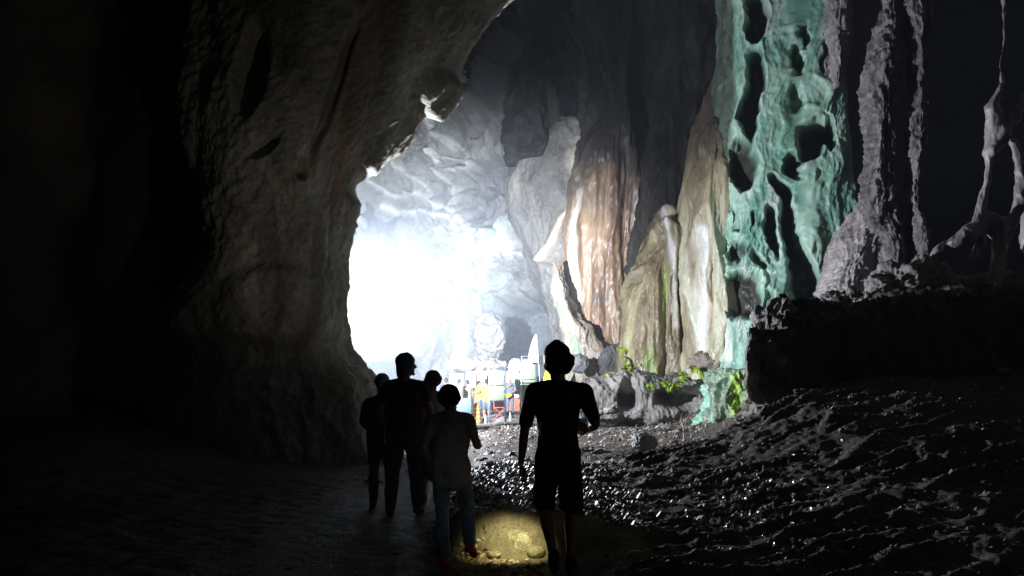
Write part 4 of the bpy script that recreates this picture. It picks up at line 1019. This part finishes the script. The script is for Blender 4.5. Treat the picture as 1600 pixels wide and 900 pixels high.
def board(px0, px1, top, bot, d, lab):
    x0, x1 = xpx(px0, d), xpx(px1, d); c = (x0 + x1) / 2; z0 = g1(c, d); zt, zb = zpy(top, d) - z0, zpy(bot, d) - z0; w = x1 - x0
    r = empty('display_board', (c, d, z0), lab, 'display board', 'white display boards behind the stalls')
    prim('panel', [box((0, -.02, (zt + zb) / 2), (w - .04, .02, zt - zb - .04), .004)], whitep, r)
    prim('frame', [box((0, .01, (zt + zb) / 2), (w, .03, zt - zb), .006)], opan, r)
    for q in (-1, 1): prim('leg', [box((q * (w / 2 - .03), .04, zt / 2), (.04, .03, zt), .004)], wood, r)
board(728, 743.5, 580, 606, 37, 'tall white display board above the left table')
board(745, 761, 585, 607, 37.2, 'white display board behind the people in yellow tees')
board(790, 804, 582, 604, 37.1, 'small white display board framed in pink-brown between the green panels')
board(702, 724, 583, 603, 37.1, 'wide white display board at the far left of the row')
# pinkish beam behind them
x0, x1 = xpx(741, 38), xpx(800, 38); z0 = g1(-1, 38)
r = empty('timber_rail', ((x0 + x1) / 2, 38, z0), 'pink-brown timber rail on posts behind the display boards', 'railing')
prim('beam', [box((0, 0, zpy(583, 38) - z0), (x1 - x0, .08, .22), .01)], opan, r)
for q in (-.95, 0, .95): prim('post', [box((q * (x1 - x0) / 2, .06, zpy(583, 38) / 2 - z0 / 2), (.09, .09, zpy(583, 38) - z0), .01)], wood, r)
# woven baskets
x = xpx(744.5, 29.6); z = g1(x, 29.6); r0 = .17
r = empty('basket_stack', (x, 29.6, z), 'stack of orange and yellow woven baskets beside the people in yellow', 'baskets')
bm = [plain('orange_weave', (.62, .28, .08), .8, .2, .3, 60), plain('yellow_weave', (.66, .58, .18), .8, .2, .3, 60)]
for k in range(9):
    rr = r0 - .006 * k; z1 = .075 * k
    prim('basket', [ring_loft([(0, 0, z1 + .012), (0, 0, z1 + .035), (0, 0, z1 + .066)], [rr * .93, rr * 1.04, rr * .95], 24)], bm[k % 2], r)
# bottles standing on the floor
glassy = plain('clear_plastic', (.75, .80, .85), .15, .6, .03, 10, trans=.4)
for px, d, lab in ((758.5, 29.8, 'clear water bottle on the floor in front of the people in yellow'), (797, 29.8, 'clear water bottle on the floor below the person in the white cap')):
    x = xpx(px, d); r = empty('water_bottle', (x, d, g1(x, d)), lab, 'bottle', 'water bottles on the chamber floor')
    prim('bottle', [ring_loft([(0, 0, .02), (0, 0, .2), (0, 0, .26), (0, 0, .30)], [.045, .045, .03, .016], 16)], glassy, r); prim('cap', [ring_loft([(0, 0, .305), (0, 0, .325)], [.018, .018], 12)], whitep, r)
# folding chair
x = xpx(781, 31); r = empty('folding_chair', (x, 31, g1(x, 31)), 'red folding chair with crossed legs beside the shorter green panel', 'chair')
redm = plain('red_metal', (.5, .10, .08), .4, .5)
for q in (-.2, .2): prim('leg', [rod((-.25, q, 0), (.22, q, .5), .013)], redm, r); prim('leg', [rod((.25, q, 0), (-.22, q, .5), .013)], redm, r)
prim('seat', [box((0, 0, .48), (.42, .4, .025), .008)], redm, r); prim('backrest', [box((-.24, 0, .78), (.02, .4, .18), .006), box((-.23, -.19, .6), (.02, .02, .5), .004), box((-.23, .19, .6), (.02, .02, .5), .004)], redm, r)
# feather flags
def flag(outline, pole, d, mt, lab, lab2=None):
    bx = xpx(pole[0][0], d); z0 = g1(bx, d)
    r = empty('feather_flag', (bx, d, z0), lab, 'flag', 'feather flags by the stalls'); off = Vector((bx, d, z0))
    pts = [at(a, b, d) - off for a, b in pole]; pts = [Vector((pts[0].x, 0, .0))] + pts[1:]
    prim('pole', [ring_loft(pts, [.022] + [.016] * (len(pts) - 2) + [.008], 8)], alu, r)
    prim('base', [box((0, 0, .02), (.5, .06, .03), .006), box((0, 0, .02), (.06, .5, .028), .006)], steel, r)
    L_ = [at(a, b, d) - off for a, b, _, _ in outline]; R_ = [at(c, e, d) - off for _, _, c, e in outline]
    V = []; F = []; n = len(L_); m = 9
    for s_ in (1, -1):
        for i in range(n):
            for k in range(m):
                t_ = k / (m - 1); q = L_[i].lerp(R_[i], t_); q = q + Vector((0, .05 * math.sin(t_ * 5 + i * .9) * (1 - t_) + s_ * .003, 0)); V.append(q)
    for s_ in (0, 1):
        for i in range(n - 1):
            for k in range(m - 1):
                a = s_ * n * m + i * m + k; f = (a, a + 1, a + m + 1, a + m); F.append(f if s_ == 0 else f[::-1])
    prim('sail', [(V, F)], mt, r)
    return r
flag([(836.0, 522.5, 838.2, 523), (832, 532, 839, 532), (828, 545, 840.0, 545), (826, 555, 841, 555), (824.5, 566, 842, 566)], [(846, 640), (844.5, 610), (841, 560), (838.2, 523)], 31, plain('white_flag', (.85, .85, .86), .7, .2, .03, 5, bump=0), 'white feather flag on a leaning pole rising above the taller green panel')
flag([(857, 569, 859.5, 569), (852, 580, 861, 580), (849, 593, 862, 593), (847.5, 608, 862.5, 608), (847, 625, 863, 625)], [(864, 648), (863.5, 610), (862, 590), (859, 568)], 30.5, plain('yellow_flag', (.80, .68, .05), .7, .2, .05, 5, bump=0), 'yellow feather flag just left of the walking man')
# slatted white panel
d = 31.5; x = xpx(850, d); z0 = g1(x, d)
r = empty('slatted_screen', (x, d, z0), 'tilted white slatted panel on a thin pole beside the white flag', 'screen')
prim('pole', [rod((0, .04, 0), (0, .04, zpy(566, d) - z0), .018)], steel, r)
for k in range(4):
    a = at(842.5, 556 + 3.4 * k, d) - Vector((x, d, z0)); b = at(859, 558.5 + 3.4 * k, d) - Vector((x, d, z0))
    prim('slat', [box((a + b) / 2, ((b - a).length, .05, .045), .006)], whitep, r)
# draped white cloth at the terrace
d = 27.5; x = xpx(913, d); z0 = g1(x, d)
r = empty('cloth_stand', (x, d, z0), 'narrow stand draped with bright white cloth below the terrace', 'stand')
prim('stand', [box((0, .1, .45), (.30, .25, .9), .01)], steel, r)
skin('cloth', [ring_loft([(-.26, 0, .93), (0, .02, 1.0), (.24, 0, .90)], [.08, .11, .08], 12), ring_loft([(-.2, 0, .9), (-.16, -.02, .6), (-.12, -.02, .35)], [(.11, .10), (.09, .10), (.05, .06)], 12), ring_loft([(.18, 0, .88), (.22, -.02, .5), (.21, -.02, .05)], [(.10, .12), (.08, .1), (.04, .06)], 12)], .015, wcl, r, 2, wr(.02, 6, 1, .3))
p = at(930, 641, 27.2); o = skin('plastic_bag', [ball((0, 0, 0), (.10, .08, .09), 8), ring_loft([(0, 0, .05), (.03, 0, .13)], [.03, .05], 8)], .012, plain('teal_plastic', (.08, .45, .36), .4), None, 1, wr(.012, 12)); o.location = (p.x, p.y, g1(p.x, p.y) + .08)
tag(o, 'crumpled teal plastic bag at the left foot of the terrace', 'bag')

# ------------------------------------------------------------------ ferns, twigs
fernm = plain('young_fern', (.30, .46, .03), .5, .4, .3, 8, bump=0, c2=(.42, .60, .05))
def fern_mesh(seed, size):
    rg = random.Random(seed); V = []; F = []
    for k in range(rg.randint(9, 13)):
        a = rg.uniform(0, 2 * math.pi); ln = size * rg.uniform(.6, 1.1); n = 9; up = rg.uniform(.2, .9)
        P = [Vector((math.cos(a) * ln * t, math.sin(a) * ln * t, ln * (up * t - .9 * t * t))) for t in np.linspace(0, 1, n)]
        sd_ = Vector((-math.sin(a), math.cos(a), 0))
        for i in range(n - 1):
            wd = size * .17 * math.sin(math.pi * (i + 1) / n) + .01
            for q in (-1, 1):
                b = len(V); m = (P[i] + P[i + 1]) / 2; tip = m + sd_ * q * wd + Vector((0, 0, -.15 * wd)) + (P[i + 1] - P[i]) * .5
                V += [P[i], P[i + 1], tip, P[i] + sd_ * q * wd * .5]; F.append((b, b + 1, b + 2, b + 3) if q > 0 else (b, b + 3, b + 2, b + 1))
    me = bpy.data.meshes.new('fern'); me.from_pydata([tuple(v) for v in V], [], F); me.materials.append(fernm); return me
fm = [fern_mesh(k, .26) for k in range(5)]
FERN = [(972, 545, 26.9, 1.0), (978, 560, 26.7, 1.2), (985, 572, 26.6, 1), (976, 575, 26.4, 1.0), (1000, 568, 26.5, .8), (1016, 602, 23.8, .7), (1039, 600, 23.8, 1.0), (1046, 598, 23.7, .9), (1058, 597, 23.6, 1.2), (1064, 590, 23.8, .8), (1067, 583, 24.1, .8), (1090, 577, 24.0, 1.2), (1086, 573, 24.0, .8), (1052, 604, 23.6, 1.0), (948, 585, 24.3, .6)]
FLAB = ['highest lime fern, clinging to the left edge of the ochre flowstone', 'large lime fern halfway down the left foot of the ochre flowstone', 'lime fern at the bottom left corner of the ochre flowstone, right of the dark boulder', 'lime fern lowest on the left foot of the ochre flowstone',
 'small fern on the ochre flowstone below its mossy stripe', 'small fern low on the terrace face, leftmost of the terrace row', 'lime fern hanging over the terrace edge left of the largest clump', 'small lime fern half hidden in the middle of the terrace row', 'largest lime fern hanging over the terrace edge',
 'small fern at the terrace lip just above the largest hanging fern', 'small fern on the terrace top left of the brown boulder', 'big lime fern growing in front of the brown boulder', 'small fern tucked against the left side of the brown boulder', 'small fern lowest under the terrace edge, beside the largest hanging fern', 'tiny fern on the terrace top beside the dark smooth boulder']
for k, (px, py, d, sc) in enumerate(FERN):
    o = bpy.data.objects.new('fern', fm[k % 5]); COL.objects.link(o); o.location = at(px, py, d); o.scale = (sc,) * 3; o.rotation_euler = (R(35), 0, k * 1.3)
    tag(o, FLAB[k], 'fern', 'young ferns below the ochre flowstone')
twm = plain('bleached_twig', (.42, .36, .30), .7, .3, .2, 20)
def twig(p0, p1, r_, lab, br=2, seed=0, mt=None):
    rg = random.Random(seed); p0 = Vector(p0); p1 = Vector(p1); L_ = p1 - p0; pts = [p0 + L_ * t + Vector((rg.uniform(-1, 1), rg.uniform(-1, 1), rg.uniform(-1, 1))) * L_.length * .04 for t in (0, .25, .5, .75, 1)]
    sh = [ring_loft(pts, [r_, r_ * .9, r_ * .75, r_ * .55, r_ * .3], 7)]
    for b in range(br):
        q = pts[2 + b % 2]; e_ = q + (L_.normalized() + Vector((rg.uniform(-1, 1), rg.uniform(-1, 1), rg.uniform(0, .6)))) * L_.length * .3; sh.append(ring_loft([q, (q + e_) / 2 + Vector((0, 0, .01)), e_], [r_ * .6, r_ * .45, r_ * .25], 6))
    tag(prim('dead_branch', sh, mt or twm), lab, 'branch', 'dead branches on the cave floor')
twig(at(1072, 690, 13.8), at(1064, 645, 14.4), .018, 'pale dead branch standing upright left of the mossy stump', 2, 1)
twig(at(1050, 682, 13.6), at(1085, 668, 14.4), .014, 'pale dead branch lying slanted at the foot of the upright one', 2, 2)
twig(at(1090, 700, 12.4), at(1125, 672, 13.0), .012, 'thin dead branch leaning on the left flank of the mossy stump', 1, 3)
blk = plain('black_twig', (.02, .016, .012), .7)
for k, (px, py, hh) in enumerate(((771, 846, 26), (777, 850, 34), (764, 842, 18), (784, 838, 20), (758, 836, 16))):
    twig(at(px, py, 6.9), at(px + 3 - k, py - hh, 6.95), .006, ['tallest but one of the black stems left of the torch-lit stone, second from the right', 'tallest black stem left of the torch-lit stone, third from the left', 'short black stem second from the left by the torch-lit stone', 'black stem closest to the torch-lit stone', 'shortest black stem, leftmost of those by the torch-lit stone'][k], 1, 20 + k, blk)

# ------------------------------------------------------------------ litter, pebbles
def place(n, xr, yr, cond=None, seed=0):
    r_ = np.random.default_rng(seed); x = r_.uniform(*xr, n); y = r_.uniform(*yr, n); z = gz(x, y)
    P = np.stack([x, y, z], 1)
    if cond is not None: P = P[cond(P, r_)]
    return P
def leaf_stuff(name, P, size, mat, seed, lift=.012):
    r_ = np.random.default_rng(seed); n = len(P); a = r_.uniform(0, 2 * np.pi, n); s = r_.uniform(.5, 1.4, n) * size; el = r_.uniform(.3, .7, n)
    tx = r_.normal(0, .45, n); ty = r_.normal(0, .45, n); cu = r_.uniform(-.1, .5, n)
    base = np.array([(-1, 0, 0), (-.45, 1, 0), (.4, .9, 0), (1, 0, 0), (.4, -.9, 0), (-.45, -1, 0)])
    L = base[None] * np.stack([s, s * el, s], 1)[:, None, :]
    L[:, :, 2] = (np.abs(L[:, :, 1]) * cu[:, None]) + (L[:, :, 0] ** 2) / s[:, None] * cu[:, None] * .6
    L[:, :, 2] += L[:, :, 0] * tx[:, None] + L[:, :, 1] * ty[:, None]
    c, sn = np.cos(a)[:, None], np.sin(a)[:, None]; X = L[:, :, 0] * c - L[:, :, 1] * sn; Y = L[:, :, 0] * sn + L[:, :, 1] * c
    V = np.stack([X, Y, L[:, :, 2]], -1) + P[:, None, :]; V[:, :, 2] += lift + X * r_.normal(.35, .25, n)[:, None]
    i = np.arange(n)[:, None] * 6; F = np.concatenate([i + np.array([[0, 3, 2, 1]]), i + np.array([[0, 5, 4, 3]])], 0)
    col = np.repeat(mix((.12, .085, .06), (.62, .54, .50), r_.uniform(0, 1, n) ** 1.5), 6, 0)
    return mesh_np(name, V.reshape(-1, 3), F, mat, col, smooth=False)
leafm = rock_mat('dry_leaf', (.25, .6), .5, .2, 20, .3, 1, 60, bd=.004)
P = place(20000, (-.9, 2.2), (7.0, 12.5), lambda P, r_: (r_.uniform(size=len(P)) < sst(12.2, 10.2, P[:, 1]) * sst(7.0, 7.3, P[:, 1]) * sst(-.9, -.5, P[:, 0]) * (1 - .93 * sst(1.0, 1.5, P[:, 0]))), 1)
tag(leaf_stuff('leaf_litter', P, .026, leafm, 1), kind='stuff')
P = place(2000, (1.0, 7.5), (4.5, 13.5), None, 2); tag(leaf_stuff('leaf_litter', P, .020, leafm, 2), kind='stuff')
P = place(6500, (-2.5, 9), (11.5, 27), None, 3); tag(leaf_stuff('leaf_litter', P, .035, leafm, 3), kind='stuff')
P = place(1500, (-2.6, 2.0), (4.0, 7.2), lambda P, r_: r_.uniform(size=len(P)) < .5, 4); tag(leaf_stuff('leaf_litter', P, .014, leafm, 4, .006), kind='stuff')
def ico(seed):
    import bmesh
    b = bmesh.new(); bmesh.ops.create_icosphere(b, subdivisions=2, radius=1); rg = random.Random(seed); o_ = [rg.uniform(.75, 1.15) for _ in range(3)]
    for v in b.verts:
        n_ = v.co.copy(); f = 1 + .22 * math.sin(n_.x * 3 + seed) * math.cos(n_.y * 3.3 + seed * 2) + .12 * math.sin(n_.z * 5 + seed); v.co = Vector((n_.x * o_[0], n_.y * o_[1], n_.z * .62)) * f
    me = bpy.data.meshes.new('pebble'); b.to_mesh(me); b.free(); me.polygons.foreach_set('use_smooth', np.ones(len(me.polygons), bool)); return me
ground = bpy.data.objects['ground']
pmats = [plain('ochre_pebble', (.50, .42, .20), .6, .3, .25, 12), plain('pale_pebble', (.62, .58, .42), .6, .3, .2, 12), plain('brown_pebble', (.25, .18, .10), .6, .3, .25, 12)]
pms = []
for k in range(9):
    me = ico(k); me.materials.append(pmats[k % 3]); pms.append(me)
rg = random.Random(11); n_p = 0
for k in range(170):
    t_ = rg.random(); px = 722 + 118 * t_ + rg.gauss(0, 8); d = 6.78 - .42 * t_ + rg.gauss(0, .09); x = xpx(px, d)
    s_ = rg.uniform(.010, .028) * (1.15 if rg.random() < .2 else 1)
    o = bpy.data.objects.new('pebble', pms[rg.randrange(9)]); COL.objects.link(o); o.parent = ground; o.location = (x, d, g1(x, d) + s_ * .3); o.scale = (s_, s_ * rg.uniform(.7, 1.1), s_); o.rotation_euler = (rg.uniform(-.4, .4), rg.uniform(-.4, .4), rg.uniform(0, 6))
def stones(n, xr, yr, size, seed, cond=None):
    P = place(n, xr, yr, cond, seed); n = len(P); r_ = np.random.default_rng(seed + 50)
    B = np.array([(1, 0, 0), (.5, .87, .1), (-.5, .87, -.1), (-1, 0, .1), (-.5, -.87, 0), (.5, -.87, 0), (.45, .2, .62), (-.2, .5, .7), (-.4, -.4, .6), (.2, -.45, .72), (0, 0, -.6)])
    T = np.array([(0, 1, 6), (1, 7, 6), (1, 2, 7), (2, 3, 7), (3, 8, 7), (3, 4, 8), (4, 5, 9), (4, 9, 8), (5, 0, 6), (5, 6, 9), (6, 7, 8), (6, 8, 9), (1, 0, 10), (2, 1, 10), (3, 2, 10), (4, 3, 10), (5, 4, 10), (0, 5, 10)])
    L = B[None] * (1 + r_.normal(0, .16, (n, 11, 3))); s = (r_.pareto(2.6, n).clip(0, 4) + .5)[:, None, None] * size; L = L * s * np.stack([r_.uniform(.7, 1.3, n), r_.uniform(.7, 1.3, n), r_.uniform(.6, 1.1, n)], 1)[:, None]
    a = r_.uniform(0, 6.28, n); c, sn = np.cos(a)[:, None], np.sin(a)[:, None]; X = L[:, :, 0] * c - L[:, :, 1] * sn; Y = L[:, :, 0] * sn + L[:, :, 1] * c
    V = np.stack([X, Y, L[:, :, 2]], -1) + P[:, None]; F = (np.arange(n)[:, None, None] * 11 + T[None]).reshape(-1, 3)
    col = np.repeat(mix((.05, .042, .038), (.22, .19, .17), r_.uniform(0, 1, n)), 11, 0)
    tag(mesh_np('loose_stones', V.reshape(-1, 3), F, M['dark'], col, smooth=False), kind='stuff')
stones(2600, (.9, 7.5), (5.0, 14.0), .014, 31)
stones(2600, (-2.4, 8.5), (11.5, 27), .026, 32)
stones(700, (-2.4, 2.2), (4.0, 7.0), .008, 33)
# larger pale curled leaves scattered on the slope
palem = plain('wet_pale_leaf', (.74, .72, .72), .18, .9, .08, 20, bump=0)
lms = []
for k in range(5):
    r_ = random.Random(k); cu = r_.uniform(.3, .9); V = []; F = []
    for i, t_ in enumerate(np.linspace(-1, 1, 6)):
        w_ = .42 * math.cos(t_ * 1.45) ** .8 + .01
        for q in (-1, -.5, 0, .5, 1): V.append((t_, q * w_, cu * (abs(q) * w_) * 1.1 + .35 * cu * t_ * t_))
    for i in range(5):
        for j in range(4): a = i * 5 + j; F.append((a, a + 1, a + 6, a + 5))
    me = bpy.data.meshes.new('leaf'); me.from_pydata(V, [], F); me.materials.append(palem if k != 4 else plain('orange_leaf', (.5, .2, .04), .3)); me.polygons.foreach_set('use_smooth', np.ones(len(F), bool)); lms.append(me)
rg = random.Random(5)
for k in range(290):
    if k < 200: px, py = rg.gauss(1175, 50), rg.gauss(782, 36)
    elif k < 235: px, py = rg.uniform(960, 1400), rg.uniform(700, 890)
    else: px, py = rg.gauss(1170, 30), rg.gauss(800, 20)
    # find where the slope lies under that direction
    dd_ = np.linspace(4.6, 12, 160); zz = gz(xpx(px, dd_), dd_); ray = CAMZ + (590 - py) / FPX * dd_
    hit = np.nonzero(zz >= ray)[0]
    if len(hit) == 0: continue
    d = dd_[hit[0]]; x = xpx(px, d); s_ = rg.uniform(.012, .042)
    cx_ = np.array([x] + [x + rg.uniform(-.10, .10) for _ in range(14)]); cy_ = np.array([d] + [d + rg.uniform(-.10, .10) for _ in range(14)])
    cz_ = gz(cx_, cy_) + .25 * (d - cy_); b_ = int(np.argmax(cz_)); x, d = float(cx_[b_]), float(cy_[b_])      # leaves placed on the clod crests to catch the lamp
    o = bpy.data.objects.new('leaf', lms[k % 4 if k % 60 else 4]); COL.objects.link(o); o.parent = ground; o.location = (x, d, g1(x, d) + .016); o.scale = (s_,) * 3
    o.rotation_euler = (Matrix.Rotation(rg.gauss(-.85, .35), 4, 'Y') @ Matrix.Rotation(rg.gauss(.1, .4), 4, 'X') @ Matrix.Rotation(rg.uniform(0, 6), 4, 'Z')).to_euler()
spot('floodlight_beam', FLOOD, FLOOD + Vector((.01, 1.0, .15)), 60000, 82, 1.0, .08, (.82, .89, 1.0))
spot('floodlight_beam', FLOOD + Vector((0, 0, -.85)), FLOOD + Vector((1.0, -.12, -.85 + .10)), 5900, 146, .5, .12, (.84, .91, 1.0))  # added second beam from the lower head, lights the right side
# ------------------------------------------------------------------ haze
def haze():
    x0, x1, y0, y1, z0, z1 = -70, 70, -32, 172, -6, 42
    V = [(x, y, z) for x in (x0, x1) for y in (y0, y1) for z in (z0, z1)]
    F = [(0, 1, 3, 2), (4, 6, 7, 5), (0, 4, 5, 1), (2, 3, 7, 6), (0, 2, 6, 4), (1, 5, 7, 3)]
    m = bpy.data.materials.new('cave_mist'); m.use_nodes = True; n = m.node_tree.nodes; n.clear()
    v = n.new('ShaderNodeVolumePrincipled'); o = n.new('ShaderNodeOutputMaterial')
    v.inputs['Color'].default_value = (.80, .87, 1, 1); v.inputs['Density'].default_value = .0021; v.inputs['Anisotropy'].default_value = -.55
    m.node_tree.links.new(v.outputs[0], o.inputs['Volume'])
    me = bpy.data.meshes.new('haze'); me.from_pydata(V, [], F); me.materials.append(m)
    h = bpy.data.objects.new('haze', me); COL.objects.link(h); tag(h, kind='stuff')
haze()

# added beams without lamp models: four from visitors' heads, one behind the camera
spot('added_beam', C_ + Vector((-.05, .16, 1.52)), at(510, 195, 15), 50, 96, 1.0, .03, (1, .95, .82))  # added fill for the pillar front
spot('added_beam', B_ + Vector((.12, .1, 1.72)), at(1208, 186, 22), 260, 5, .8, .02, (1, .85, .55))
spot('added_beam', A_ + Vector((.05, .16, 1.66)), at(1267, 432, 22), 260, 4, .7, .02, (.9, 1, 1))
spot('added_beam', D_ + Vector((.08, .12, 1.6)), at(1231, 424, 22), 160, 3.5, .7, .02, (.9, 1, 1))
spot('added_beam', (-.30, -.35, 1.72), (-.44, 6.5, .60), 20, 12, 1.0, .03, (.85, .95, 1))  # added weak fill on the stepping woman, from behind the camera
